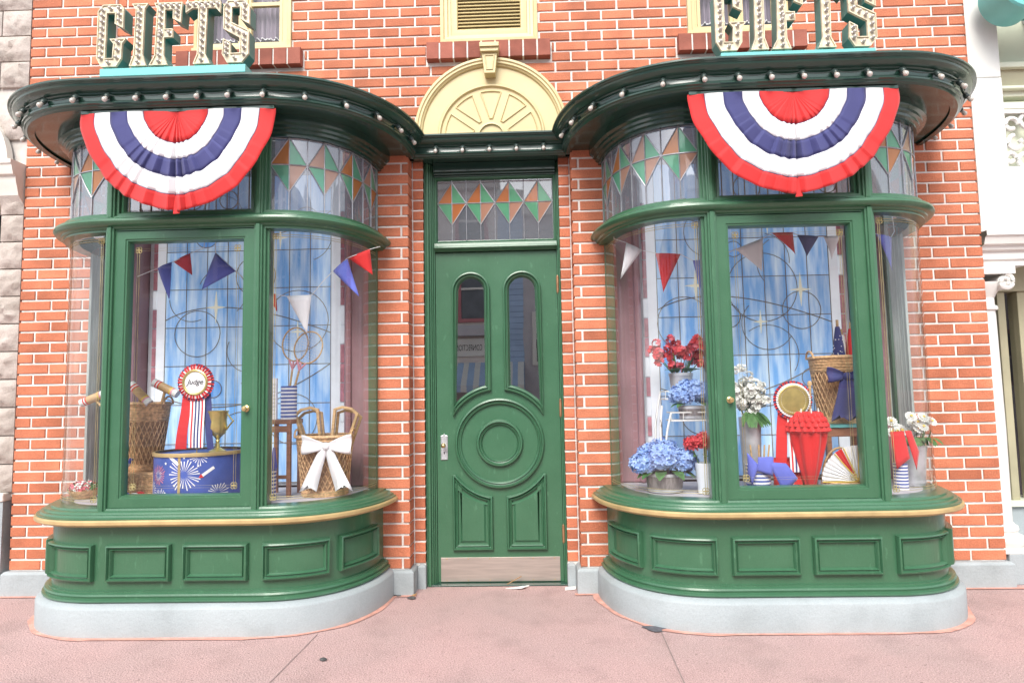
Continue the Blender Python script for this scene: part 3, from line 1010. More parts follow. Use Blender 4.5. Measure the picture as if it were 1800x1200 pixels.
# ================================================================== upper windows
def upper_window(c, h, label, louvre=False):
    t = thing('upper_window', label, 'window', (c, 0, ZW0), 'cream framed windows above the bays' if not louvre else None)
    H = ZTOP-.15-ZW0
    q = B(); q.frame(rect(-h-.004, h+.004, -.004, H), [(0, .06), (0, -.016), (.022, -.020), (.028, -.008), (.046, -.004), (.050, .012), (.066, .016), (.070, .05)])
    obj('frame', q, 'cream_paint', t, smooth=25)
    if louvre:
        q = B(); q.frame(rect(-h+.064, h-.064, .060, H-.06), [(0, .05), (0, .018), (.012, .016), (.038, .016), (.044, .026), (.044, .05)])
        obj('shutter_frame', q, 'cream_paint', t, smooth=25)
        n = int((H-.2)/.0235)
        sl = B(); w = h-.105
        sl.add([(-w, -.009, -.011), (w, -.009, -.011), (w, .010, .009), (-w, .010, .009), (-w, -.006, -.014), (w, -.006, -.014), (w, .013, .006), (-w, .013, .006)],
               [(0, 1, 2, 3), (7, 6, 5, 4), (0, 4, 5, 1), (3, 2, 6, 7), (0, 3, 7, 4), (1, 5, 6, 2)])
        f = None
        for i in range(n):
            loc = (0, .032, .112+i*.0235)
            if f is None: f = obj('slat', sl, 'cream_paint', t, loc=loc)
            else: link_copy(f, t, loc)
        q = B(); q.box(-h+.06, h-.06, .055, .065, .05, H-.05); obj('shutter_back', q, 'tan_paint', t)
        return t
    q = B(); q.box(-h-.012, h+.012, -.032, .02, -.010, .014); obj('sill', q, 'cream_paint', t, bevel=.004)
    for s in (-1, 1):
        x0, x1 = sorted((s*.022, s*(h-.066)))
        q = B(); q.frame(rect(x0, x1, .03, H-.06), [(0, .05), (0, .022), (.020, .022), (.024, .03), (.024, .05)])
        sh = obj('sash', q, 'cream_paint', t, smooth=25)
        q = B(); q.box(x0+.012, x1-.012, .024, .05, .32, .345); obj('sash_rail', q, 'cream_paint', sh)
        q = B(); q.add([(x0+.01, .036, .04), (x1-.01, .036, .04), (x1-.01, .036, H-.08), (x0+.01, .036, H-.08)], [(0, 1, 2, 3)])
        obj('pane', q, 'glass', sh)
        # curtain with a scalloped hem
        q = B(); top, bot = [], []
        n = 32
        for i in range(n+1):
            x = x0+.01+(x1-x0-.02)*i/n
            y = .10+.012*math.sin(i*1.3)
            top.append((x, y, H-.1)); bot.append((x, y, .115+.016*abs(math.sin(i*PI/6.4))))
        q.loops([bot, top], False); obj('curtain', q, 'curtain', sh, smooth=60)
        q = B(); q.loops([[(x, y-.004, z-.0) for x, y, z in bot], [(x, y-.004, z+.008) for x, y, z in bot]], False)
        obj('curtain_trim', q, 'white_cloth', sh)
    q = B(); q.box(-.024, .024, .012, .05, .03, H-.06); obj('mullion', q, 'cream_paint', t, bevel=.004)
    q = B(); q.box(-h+.02, h-.02, .16, .17, 0, H); obj('net_lining', q, 'curtain', t)
    return t
upper_window(*WINS[0], 'cream framed window with curtain behind the left GIFTS letters')
upper_window(*WINS[1], 'cream louvred shutter window above the keystone', True)
upper_window(*WINS[2], 'cream framed window with curtain behind the right GIFTS letters')

# ================================================================== door frame and door
DC = .0215
fr = thing('doorway', 'green moulded door surround with diamond leaded transom window', 'doorway', (DC, .1, 0))
q = B()
def stepped(b, x0s, z0, z1):
    pass
for s in (-1, 1):
    q = B()
    for xo, xi, yf in ((.470, .446, -.022), (.447, .430, -.034), (.431, .418, -.014), (.419, .4085, .002), (.409, .3985, .016)):
        xs = sorted((s*xo, s*xi)); q.box(xs[0], xs[1], yf, .12, .002, 2.70)
    obj('jamb', q, 'green_paint', fr, bevel=.004)
for zo, zi, yf in ((2.640, 2.70, -.034), (2.628, 2.641, -.014), (2.618, 2.629, .004)):
    q = B(); q.box(-.399, .399, yf, .12, zo, zi); obj('head', q, 'dark_green_paint', fr, bevel=.003)
q = B()
L = [[(x, y, z) for y, z in ((.12, 2.120), (.006, 2.120), (.000, 2.126), (-.014, 2.131), (-.022, 2.140), (-.018, 2.150), (-.004, 2.156), (-.002, 2.163), (.012, 2.167), (.014, 2.178), (.12, 2.178))] for x in (-.399, .399)]
q.loops(L, False); obj('transom_bar', q, 'green_paint', fr, smooth=35)
q = B(); q.frame(rect(-.397, .397, 2.178, 2.618), [(0, .05), (0, .012), (.010, .010), (.014, .020), (.018, .03)])
obj('transom_frame', q, 'green_paint', fr, smooth=25)
TX0, TX1, TZ0, TZ1 = -.379, .379, 2.196, 2.600
q = B(); q.add([(TX0, .034, TZ0), (TX1, .034, TZ0), (TX1, .034, TZ1), (TX0, .034, TZ1)], [(0, 1, 2, 3)])
tw = obj('transom_window', q, 'clear_leaded', fr)
ld = B(); wc = (TX1-TX0)/8
ZE, ZB_ = TZ1-.155, TZ1-.30
def tl(x0, z0, x1, z1, r=.003): ld.tube([(x0, .029, z0), (x1, .029, z1)], r, 5)
for i in range(4):
    l = TX0+2*i*wc; m_ = l+wc; rr = l+2*wc
    for k, tr in enumerate([((l, ZE), (m_, ZE), (m_, TZ1-.012)), ((m_, ZE), (rr, ZE), (m_, TZ1-.012)), ((l, ZE), (m_, ZB_), (m_, ZE)), ((m_, ZB_), (rr, ZE), (m_, ZE))]):
        nm = ['amber_glass', 'green_glass', 'green_glass', 'amber_glass'][k]
        if k == 3 and i > 0: nm = 'rose_glass'
        q = B(); q.prism(list(tr), .030, .032); obj('pane', q, nm, tw)
    tl(l, ZE, m_, TZ1-.012); tl(rr, ZE, m_, TZ1-.012); tl(l, ZE, m_, ZB_); tl(rr, ZE, m_, ZB_)
    tl(m_, TZ0, m_, TZ1); tl(rr, TZ0, rr, TZ1); tl(l, ZE, rr, ZE, .0036)
    for x in (m_, rr):
        ld.lathe_y([(.008, 0), (.008, .004), (.003, .007)], 8, (x, .031, ZE), 0, False, True)
tl(TX0, TZ1-.012, TX1, TZ1-.012)
obj('lead_came', ld, 'lead', tw)
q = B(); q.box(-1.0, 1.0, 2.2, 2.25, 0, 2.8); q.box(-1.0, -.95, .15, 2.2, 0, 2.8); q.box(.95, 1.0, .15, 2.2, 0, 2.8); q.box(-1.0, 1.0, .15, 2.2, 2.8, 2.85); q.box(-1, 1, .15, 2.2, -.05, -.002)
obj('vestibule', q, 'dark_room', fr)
q = B(); q.box(-.47, .47, -.03, .14, .0, .010); obj('threshold', q, 'dark_green_paint', fr, bevel=.003)

dr = thing('door', 'green panelled shop door with two arched panes and a round boss', 'door', (DC, .13, .012))
zc_ = .877-.012
def lite_path(s, hw, rc, ztop, n=10):
    cx = s*.166
    bot = []
    for i in range(n+1):
        x = cx-hw+2*hw*i/n
        bot.append((x, zc_+math.sqrt(rc*rc-x*x)))
    top = arc(cx, ztop, hw, 0, 180, 18)
    return bot+top
def low_path(s, n=12):
    x0, x1 = sorted((s*.043, s*.298))
    top = []
    for i in range(n+1):
        x = x1+(x0-x1)*i/n
        top.append((x, zc_-math.sqrt(.337**2-min(abs(x), .274)**2)))
    return [(x0, .198), (x1, .198)]+top
hp = [inset(lite_path(s, .124, .337, 1.848), .030) for s in (-1, 1)]
outer = rect(-.3965, .3965, 0, 2.104)
pl = [[Vector((x, z, 0)) for x, z in p] for p in [outer]+hp]
flat = [p for l in pl for p in l]
q = B()
tri = tessellate_polygon(pl)
q.add([(p.x, 0, p.y) for p in flat], [t for t in tri])
for p in hp:
    q.loops([[(x, 0, z) for x, z in p], [(x, .04, z) for x, z in p]], True)
q.add([(p.x, .04, p.y) for p in flat], [t for t in tri])
q.loops([[(x, 0, z) for x, z in outer], [(x, .04, z) for x, z in outer]], True)
leaf = obj('leaf', q, 'green_paint', dr, fix=True)
for s in (-1, 1):
    q = B(); P = lite_path(s, .124, .337, 1.848)
    q.frame(P, [(0, .001), (0, -.018), (.004, -.027), (.011, -.029), (.015, -.013), (.020, -.011), (.024, -.024), (.029, -.021), (.033, -.004), (.037, .006), (.041, .010)])
    lt = obj('arched_frame', q, 'green_paint', dr, smooth=30)
    gp = inset(P, .036)
    q = B(); q.add([(x, .009, z) for x, z in gp], [tuple(t) for t in tessellate_polygon([[Vector((x, z, 0)) for x, z in gp]])])
    obj('pane', q, 'door_glass', lt)
    q = B(); P = low_path(s)
    q.frame(P, [(0, .001), (0, -.016), (.005, -.027), (.012, -.029), (.017, -.012), (.022, -.008), (.027, -.018), (.032, -.014), (.037, -.0005), (.046, -.0005), (.058, -.012)], 0, True)
    obj('lower_panel', q, 'green_paint', dr, smooth=28)
q = B(); q.lathe_y([(.286, -.001), (.286, .014), (.281, .026), (.272, .029), (.266, .012), (.260, .010), (.255, .021), (.249, .017), (.246, .004), (.243, -.001)], 72, (.006, 0, zc_))
obj('outer_ring', q, 'green_paint', dr, smooth=30)
q = B(); q.lathe_y([(.150, -.001), (.150, .014), (.144, .027), (.134, .029), (.128, .012), (.122, .010), (.118, .017), (.113, .006), (.111, -.001)], 56, (.006, 0, zc_))
obj('inner_ring', q, 'green_paint', dr, smooth=30)
q = B(); q.box(-.378, .374, -.004, 0, .004, .152)
kp = obj('kick_plate', q, 'steel', dr, bevel=.001)
q = B()
for i in range(6):
    for z in (.012, .144): q.lathe_y([(.004, 0), (.004, .0015), (.002, .002)], 8, (-.34+i*.136, -.004, z), 0, False, True)
obj('screw', q, 'brass', kp)
lk = B(); lk.frame([(-.022, -.07), (.022, -.07), (.022, .082), (.008, .086), (0, .096), (-.008, .086), (-.022, .082)], [(0, 0), (0, -.006), (.004, -.008), (.007, -.005), (.009, -.005)], 0, True)
ls = obj('lock_plate', lk, 'zinc', dr, loc=(-.350, 0, .834))
q = B(); q.lathe_y([(.006, .0), (.006, .025), (.012, .030), (.0155, .040), (.015, .050), (.008, .057), (0, .058)], 16, (0, -.005, .022)); obj('knob', q, 'brass', ls, smooth=50)
q = B(); q.box(-.003, .003, -.0062, -.0052, -.035, -.018); obj('keyhole', q, 'dark_frame', ls)
for z in (1.878, 1.08, .293):
    q = B(); q.lathe([(0, -.064), (.004, -.062), (.006, -.054), (.009, -.052), (.009, .052), (.006, .054), (.004, .062), (0, .064)], 10, (.4, -.008, z))
    obj('hinge', q, 'copper', dr, smooth=40)

# ================================================================== GIFTS signs
U = .333/645; UX = .797/1619
GL = {
 'G': [(130, 45), (320, 45), (352, 85), (352, 290), (265, 245), (265, 130), (172, 130), (165, 605), (245, 605), (255, 455), (215, 405), (382, 405), (345, 455), (338, 610), (285, 690), (130, 690), (78, 600), (78, 110)],
 'I': [(445, 45), (612, 45), (577, 95), (567, 575), (605, 690), (430, 690), (470, 580), (487, 100)],
 'F': [(685, 45), (982, 45), (965, 250), (885, 212), (885, 115), (797, 115), (797, 320), (882, 320), (882, 402), (792, 405), (792, 590), (830, 690), (642, 690), (697, 590), (715, 105)],
 'T': [(1022, 45), (1388, 45), (1388, 165), (1340, 112), (1247, 112), (1232, 590), (1282, 690), (1110, 690), (1150, 590), (1157, 112), (1085, 112), (1022, 155)],
 'S': [(1470, 45), (1640, 45), (1697, 105), (1697, 290), (1602, 237), (1602, 112), (1510, 112), (1510, 275), (1692, 365), (1692, 605), (1620, 690), (1470, 690), (1415, 600), (1425, 440), (1502, 485), (1502, 595), (1602, 595), (1602, 435), (1425, 335), (1425, 110)]}
BULBLINES = {
 'G': [(310, 215), (308, 88), (215, 85), (130, 100), (122, 600), (205, 650), (292, 600), (300, 440)],
 'I': [(528, 85), (520, 655)],
 'F': [(930, 180), (935, 80), (756, 80), (745, 655)], 'F2': [(760, 362), (850, 362)],
 'T': [(1050, 80), (1365, 80)], 'T2': [(1205, 115), (1195, 655)],
 'S': [(1650, 215), (1650, 95), (1560, 80), (1470, 95), (1468, 305), (1648, 405), (1645, 610), (1550, 645), (1460, 600), (1462, 500)]}
def gifts(x_left, label, zb):
    t = thing('letter_sign', label, 'sign', (x_left, -.9, zb), 'GIFTS signs standing on the cornice')
    q = B(); q.box(.02, .782, -.012, .10, -.055, -.012); obj('rail', q, 'turquoise_paint', t, bevel=.003)
    for k, poly in GL.items():
        P = [((x-78)*UX, (690-z)*U) for x, z in poly]
        ar = sum(P[i][0]*P[(i+1) % len(P)][1]-P[(i+1) % len(P)][0]*P[i][1] for i in range(len(P)))
        if ar < 0: P = P[::-1]
        q = B(); q.prism(P, 0, .072, 0, 0)
        lt = obj('letter', q, 'teal_paint', t)
        q = B(); q.prism(inset(P, .0005), -.0035, -.0003); obj('letter_face', q, 'letter_face', lt)
        q = B(); q.frame(P, [(-.001, .004), (-.001, -.010), (.003, -.010), (.003, -.004)]); obj('letter_rim', q, 'letter_face', lt)
        bb = B()
        for kk in (k, k+'2'):
            if kk not in BULBLINES: continue
            pts = [((x-78)*UX, (690-z)*U) for x, z in BULBLINES[kk]]
            carry = 0.0
            for a_, b_ in zip(pts, pts[1:]):
                d = math.hypot(b_[0]-a_[0], b_[1]-a_[1]); n = max(1, round(d/.034))
                for i in range(n):
                    x = a_[0]+(b_[0]-a_[0])*i/n; z = a_[1]+(b_[1]-a_[1])*i/n
                    bb.lathe_y([(.0105, .0032), (.0105, .007), (.007, .008), (.0085, .014), (.0095, .019), (.0065, .025), (0, .027)], 8, (x, 0, z))
            x, z = pts[-1]
            bb.lathe_y([(.0105, .0032), (.0105, .007), (.007, .008), (.0085, .014), (.0095, .019), (.0065, .025), (0, .027)], 8, (x, 0, z))
        stuff(obj('bulbs', bb, 'bulb_glass', lt, smooth=50))
        zlow = [p for p in P if p[1] < .01]
        xa, xb = min(p[0] for p in zlow)+.02, max(p[0] for p in zlow)-.02
        for x in (xa, xb):
            for y in (.012, .06):
                q = B(); q.tube([(x, y, -.013), (x, y, .001)], .006, 6)
                obj('foot', q, 'turquoise_paint', lt)
    return t
gifts(-1.972, 'GIFTS letters in cream and teal above the left bay', 2.906)
gifts(1.203, 'GIFTS letters in cream and teal above the right bay, tops out of frame', 2.878)

# ================================================================== pleated buntings
def bunting(cx, yb, zt, hw, hh, label, mir):
    t = thing('bunting', label, 'bunting', (cx, yb, zt), 'pleated fan buntings')
    rings = [(0.0, .33, 'red_cloth'), (.33, .495, 'white_cloth'), (.495, .67, 'navy_cloth'), (.67, .845, 'white_cloth'), (.845, 1.0, 'red_cloth')]
    NT = 256
    def pleat(a_):
        # deep knife pleats in the middle of the fan, flatter towards both ends
        u = a_/PI
        e = math.exp(-((u-.5)/.20)**2)
        ph = u*17+.35*math.sin(u*23)
        saw = (ph % 1.0)
        tri_ = saw/.8 if saw < .8 else (1-saw)/.2
        return e, (tri_-.5)
    def pt(a_, r):
        e, sw = pleat(a_)
        env = e*min(1.0, r*1.6)
        rr = r*(1+.024*env*sw+.006*math.sin(a_*9)+.004*math.sin(a_*21+r*5))
        ca, sa = math.cos(a_), math.sin(a_)
        ex = 2/1.88
        x = -math.copysign(abs(ca)**ex, ca)*hw*rr
        z = -abs(sa)**ex*hh*rr
        y = -.006-.034*env*sw - .020*math.sin(PI*min(1, r))*(1-.3*e) - .012*r*math.sin(5*a_+1.0)*abs(sa)
        if abs(a_-PI/2) < .022 and r > .3: y += .02; 
        return (x*mir, y, z)
    for r0, r1, mname in rings:
        q = B(); K = 5
        L = [[pt(PI*j/NT, r0+(r1-r0)*i/K) for j in range(NT+1)] for i in range(K+1)]
        q.loops(L, False)
        obj('stripe', q, mname, t, smooth=22, solid=.0008)
        if r1 < 1:
            q = B(); q.tube([tuple(Vector(pt(PI*j/NT, r1))+Vector((0, -.001, 0))) for j in range(NT+1)], .0012, 4); obj('seam', q, 'navy_cloth', t)
    q = B(); q.box(-hw*.99, hw*.99, -.012, .010, -.002, .014); obj('hanging_bar', q, 'dark_green_paint', t)
    q = B(); q.prism([(-.012, -hh*1.035), (.022, -hh*1.03), (.016, -hh*.86), (-.004, -hh*.86)], -.004, .0); obj('tail', q, 'red_cloth', t)
bunting(-1.560, -.865, 2.672, .512, .520, 'red white and blue pleated fan bunting hung on the left bay', 1)
bunting(1.583, -.865, 2.672, .524, .520, 'red white and blue pleated fan bunting hung on the right bay', -1)

# ================================================================== things in the displays
FZ = .6345                         # display floor
def helix(b, r0, r1, z0, z1, turn, n, rt, seg=10, m=0, ell=1.0):
    for k in range(n):
        pts = []
        for i in range(seg+1):
            u = i/seg; a_ = 2*PI*k/n+turn*u; r = r0+(r1-r0)*u
            pts.append((r*math.cos(a_), ell*r*math.sin(a_), z0+(z1-z0)*u))
        b.tube(pts, rt, 4, m)
def ring(b, r, z, rt, n=28, m=0, ell=1.0, tilt=0.0):
    b.tube([(r*math.cos(2*PI*k/n), ell*r*math.sin(2*PI*k/n), z+tilt*math.cos(2*PI*k/n)) for k in range(n)], rt, 5, m, True)
def basket(t, r0, r1, h, ell=1.0, band=.25, handles=True, lat=26):
    q = B(); q.lathe([(r0*.9, .004), (r0*.965, .006), (r1*.965, h)], 28); obj('lining', q, 'wicker_dark', t, smooth=60)
    q = B()
    hb = h*(1-band)
    rm = r0+(r1-r0)*(1-band)
    helix(q, r0, rm, .015, hb, .9, lat, .0028, 8); helix(q, r0, rm, .015, hb, -.9, lat, .0028, 8)
    obj('lattice', q, 'wicker', t)
    q = B()
    k = int(h*band/.0075)
    for i in range(k+1):
        u = i/k; ring(q, rm+(r1-rm)*u+(.0012 if i % 2 else -.0008), hb+(h-hb)*u, .0042)
    for i in range(5): ring(q, r0+.001*(i % 2), .004+i*.007, .0042)
    obj('woven_band', q, 'wicker', t, smooth=60)
    q = B(); ring(q, r1+.003, h+.004, .008); ring(q, r1-.004, h+.010, .006); obj('rim', q, 'wicker', t, smooth=60)
    if handles:
        for s in (-1, 1):
            q = B(); q.tube([(s*(r1+.002+.004*math.sin(PI*i/10)), .05*math.cos(PI*i/10), h+.045*math.sin(PI*i/10)) for i in range(11)], .006, 6)
            obj('handle', q, 'wicker', t, smooth=60)
def petal_ball(b, c, rx, ry, rz, n, size, m=0, zmin=-.35, petals=4, jit=.12):
    for i in range(n):
        while True:
            v = Vector((rnd.gauss(0, 1), rnd.gauss(0, 1), rnd.gauss(0, 1))).normalized()
            if v.z > zmin: break
        k = 1+rnd.uniform(-jit, jit)
        p = Vector((c[0]+v.x*rx*k, c[1]+v.y*ry*k, c[2]+v.z*rz*k))
        nrm = (v+Vector((rnd.uniform(-.4, .4), rnd.uniform(-.4, .4), rnd.uniform(-.4, .4)))).normalized()
        u = nrm.orthogonal().normalized(); w_ = nrm.cross(u)
        a0 = rnd.uniform(0, PI)
        for k2 in range(petals):
            a_ = a0+2*PI*k2/petals
            d = u*math.cos(a_)+w_*math.sin(a_); e = nrm.cross(d)
            s = size*rnd.uniform(.8, 1.15)
            b.add([p-nrm*s*.15, p+d*s*.6+e*s*.42+nrm*s*.1, p+d*s*1.05+nrm*s*.22, p+d*s*.6-e*s*.42+nrm*s*.1], [(0, 1, 2, 3)], m)
def leaf(b, p, d, L, wd, m=0):
    d = Vector(d).normalized(); s = d.cross(Vector((0, 0, 1)))
    s = s.normalized() if s.length > .1 else Vector((1, 0, 0))
    p = Vector(p); up_ = s.cross(d)
    rows = []
    for i in range(5):
        u = i/4; ww = wd*math.sin(PI*min(1, u*.9+.06)); c_ = p+d*L*u-Vector((0, 0, 1))*L*.35*u*u
        rows.append([c_-s*ww+up_*ww*.25, c_, c_+s*ww+up_*ww*.25])
    b.loops(rows, False, m)
def bucket(t, r0, r1, h, m, hoops=True, staves=0, name='tub'):
    q = B()
    wob = (lambda u: .012*abs(math.sin(PI*u*staves))) if staves else None
    q.lathe([(0, .003), (r0*.98, .003), (r0, .006), (r1, h), (r1*.94, h), (r1*.92, h*.8), (0, h*.8)], 64 if staves else 28, wob=wob); o = obj(name, q, m, t, smooth=40)
    if hoops:
        q = B()
        for u in (.12, .93):
            r = r0+(r1-r0)*u
            q.lathe([(r*1.005, h*u-.008), (r*1.035, h*u-.008), (r*1.035, h*u+.008), (r*1.005, h*u+.008)], 28)
        obj('hoop', q, 'zinc', o, smooth=40)
def striped_pot(t, r, h, n=9):
    q = B()
    for i in range(n*2):
        z0, z1 = h*i/(n*2), h*(i+1)/(n*2)
        q.lathe([(r*(1+.0*z0), z0), (r, z1)], 24, m=i % 2)
    q.lathe([(r, h), (r*.93, h), (r*.9, h*.7), (0, h*.7)], 24, m=0); q.lathe([(0, .001), (r, .001)], 24, m=0)
    return obj('pot', q, ['white_cloth', 'drum_blue'], t, smooth=40)

# ---- left bay
t = thing('drum', 'blue round drum printed with fireworks, gold rims, in left window', 'drum', (-1.645, -.395, FZ))
DR, DH = .236, .268
q = B(); q.lathe([(DR, .01), (DR, DH-.012)], 64); q.lathe([(0, DH-.014), (DR, DH-.014)], 64); sh = obj('shell', q, 'drum_blue', t, smooth=40)
for z in (.006, DH-.01):
    q = B(); q.lathe([(DR, z-.010), (DR+.007, z-.010), (DR+.009, z), (DR+.007, z+.010), (DR-.004, z+.010)], 64); obj('gold_rim', q, 'gilt_paint', t, smooth=40)
def on_drum(x, z, d=.0015):
    a_ = -PI/2+x/DR
    return ((DR+d)*math.cos(a_), (DR+d)*math.sin(a_), z)
q = B(); q.loops([[on_drum(x, z, .002) for x in (-.002, .012)] for z in (.016, DH-.02)], False); obj('gold_strip', q, 'gilt_paint', t)
def burst(cx, cz, r0, r1, n, mname, wd=.0022):
    q = B()
    for k in range(n):
        a_ = 2*PI*k/n+rnd.uniform(-.06, .06); rr = r1*rnd.uniform(.75, 1.05)
        c_, s_ = math.cos(a_), math.sin(a_)
        pts = [(r0, 0), (rr*.6, wd*.6), (rr, wd)]
        L = [[on_drum(cx+r*c_-w_*s_, min(DH-.02, max(.018, cz+r*s_+w_*c_))), on_drum(cx+r*c_+w_*s_, min(DH-.02, max(.018, cz+r*s_-w_*c_)))] for r, w_ in pts]
        q.loops(L, False)
    obj('firework_print', q, mname, sh, fix=False)
burst(-.132, .150, .014, .058, 26, 'pink_cloth'); burst(-.132, .150, .006, .03, 14, 'white_cloth', .0014)
burst(.030, .155, .016, .088, 24, 'white_cloth', .0028); burst(-.115, .022, .01, .06, 24, 'white_cloth'); burst(.105, .25, .01, .05, 18, 'white_cloth')
burst(.20, .05, .01, .06, 20, 'white_cloth'); burst(-.2, .07, .01, .05, 18, 'white_cloth')
for x, z in ((-.075, .215), (-.078, .06), (.085, .05), (.03, .245), (.1, .2), (-.02, .1)):
    q = B(); P = []
    for k in range(10):
        r = .009 if k % 2 == 0 else .004
        P.append(on_drum(x+r*math.cos(k*PI/5+PI/2), z+r*math.sin(k*PI/5+PI/2), .0018))
    q.add(P, [tuple(range(10))]); obj('star_print', q, 'white_cloth', sh, fix=False)
for cx_, cz_, an in ((.145, .165, 35), (-.03, .235, -40)):
    q = B(); c_, s_ = math.cos(R(an)), math.sin(R(an))
    def rp(u, v): return on_drum(cx_+u*c_-v*s_, cz_+u*s_+v*c_, .0022)
    q.add([rp(-.03, -.008), rp(.04, -.008), rp(.04, .008), rp(-.03, .008)], [(0, 1, 2, 3)], 0)
    q.add([rp(-.052, 0), rp(-.03, -.012), rp(-.03, .012)], [(0, 1, 2)], 1)
    obj('rocket_print', q, ['white_cloth', 'red_cloth'], sh, fix=False)

def rosette(t, ro, centre, band, text=None, kc=1.0, m3='red_cloth'):
    n = 44
    for (r0, r1, m1, m2, y) in ((ro*.70, ro, 'red_cloth', 'navy_cloth', 0.0), (ro*.62, ro*.88, m3, 'white_cloth', -.008)):
        q = B()
        for k in range(n*2):
            a0, a1 = PI*k/n, PI*(k+1)/n
            ya, yb = (y, y-.008) if k % 2 else (y-.008, y)
            q.add([(r0*math.cos(a0), ya, r0*math.sin(a0)), (r1*math.cos(a0), ya, r1*math.sin(a0)), (r1*math.cos(a1), yb, r1*math.sin(a1)), (r0*math.cos(a1), yb, r0*math.sin(a1))], [(0, 1, 2, 3)], 1 if k % 3 == 0 else 0)
        obj('pleated_ring', q, [m1, m2], t, solid=.001)
    q = B(); q.lathe_y([(ro*.68*kc, .010), (ro*.70*kc, .017), (ro*.64*kc, .020), (ro*.58*kc, .018), (ro*.56*kc, .013)], 40); obj('band', q, band, t, smooth=40)
    q = B(); q.lathe_y([(ro*.58*kc, .0), (ro*.58*kc, .014), (0, .015)], 40); o = obj('centre_disc', q, centre, t)
    if text: text_mesh('lettering', text, ro*.40, 'dark_frame', o, (0, -.0165, ro*.02), extrude=.0006, shear=.35)
def rosette_tails(t, ro, L, foot):
    defs = [(-.75, -.25, -.35, 'red_cloth', .0), (.3, .75, .35, 'navy_cloth', .002)]
    for x0, x1, sp, mname, dy in defs:
        q = B(); n = 8
        rows = [[((x0+sp*u)*ro, .004+dy+.006*math.sin(6*u), -ro*.5-(L-ro*.5)*u), ((x1+sp*u*.7)*ro, .004+dy+.006*math.sin(6*u+.5), -ro*.5-(L-ro*.5)*u)] for u in [i/n for i in range(n+1)]]
        q.loops(rows, False); obj('ribbon_tail', q, mname, t, solid=.0012)
    q = B(); n = 8; k = 9
    xs = [(-.32+.8*i/k) for i in range(k+1)]
    rows = [[((x)*ro, -.004+.006*math.sin(5*u+.4), -ro*.5-(L*.98-ro*.5)*u) for x in xs] for u in [i/n for i in range(n+1)]]
    q.loops(rows, False)
    q.m = [[0, 1, 0, 2, 0, 2, 0, 1, 0][i % k] for i in range(len(q.m))]
    obj('striped_tail', q, ['white_cloth', 'red_cloth', 'navy_cloth'], t, solid=.0012, fix=False)
    q = B(); q.tube([(0, .016, 0), (0, .020, -foot+.004)], .0035, 6); q.lathe([(0, .006), (.004, .006), (.035, .002), (.035, 0), (0, 0)], 20, (0, .02, -foot)); obj('stand', q, 'brass', t)
DT = FZ+DH+.001
t = thing('judge_rosette', 'round ribbon rosette lettered Judge above the blue drum', 'rosette', (-1.625, -.50, 1.282))
rosette(t, .103, 'white_cloth', 'gold', 'Judge'); rosette_tails(t, .103, 1.282-DT-.012, 1.282-DT+.014)
t = thing('trophy', 'gold two-handled trophy cup standing on the blue drum', 'trophy', (-1.520, -.455, DT-.014))
q = B(); q.lathe([(0, 0), (.045, 0), (.045, .012), (.032, .018), (.013, .030), (.009, .060), (.013, .066), (.009, .074), (.018, .088), (.042, .110), (.050, .140), (.046, .175), (.050, .215), (.057, .232), (.053, .234), (.045, .2), (.0, .12)], 32); obj('cup', q, 'gold', t, smooth=40)
for s in (-1, 1):
    q = B(); q.tube([(s*(.046+.040*math.sin(PI*i/12)), 0, .125+.10*i/12+.012*math.sin(2*PI*i/12)) for i in range(13)], .0045, 6); obj('handle', q, 'gold', t, smooth=60)
# hamper, basket, mallets
t = thing('wicker_hamper', 'low wicker hamper beneath the basket of croquet mallets', 'hamper', (-1.955, -.33, FZ))
q = B(); q.box(-.125, .125, -.15, .12, 0, .135); obj('body', q, 'wicker_dark', t)
q = B()
for i in range(12):
    z = .008+i*.0115; d = .003*(i % 2)
    q.tube([(-.128-d, -.153-d, z), (.128+d, -.153-d, z), (.128+d, .123, z), (-.128-d, .123, z)], .0052, 5, 0, True)
for k in range(9): q.tube([(-.12+.03*k, -.157, 0), (-.12+.03*k, -.157, .138)], .004, 5)
obj('weave', q, 'wicker', t, smooth=60)
q = B(); q.box(-.134, .134, -.160, .13, .137, .152); obj('lid', q, 'wicker', t, bevel=.005)
t = thing('wicker_basket', 'tapered wicker basket holding striped croquet mallets', 'basket', (-2.005, -.335, FZ+.154)); basket(t, .085, .128, .375)
t = thing('red_cloth', 'red cloth hanging beside the mallet basket', 'cloth', (-2.115, -.345, .68))
q = B(); n = 14
q.loops([[(-.03+.075*i/n+.01*math.sin(v*3+i), -.11+.012*math.sin(i*1.7)-.015*v, .42*(1-v)) for i in range(n+1)] for v in [k/6 for k in range(7)]], False)
obj('drape', q, 'red_cloth', t, smooth=60, solid=.002)
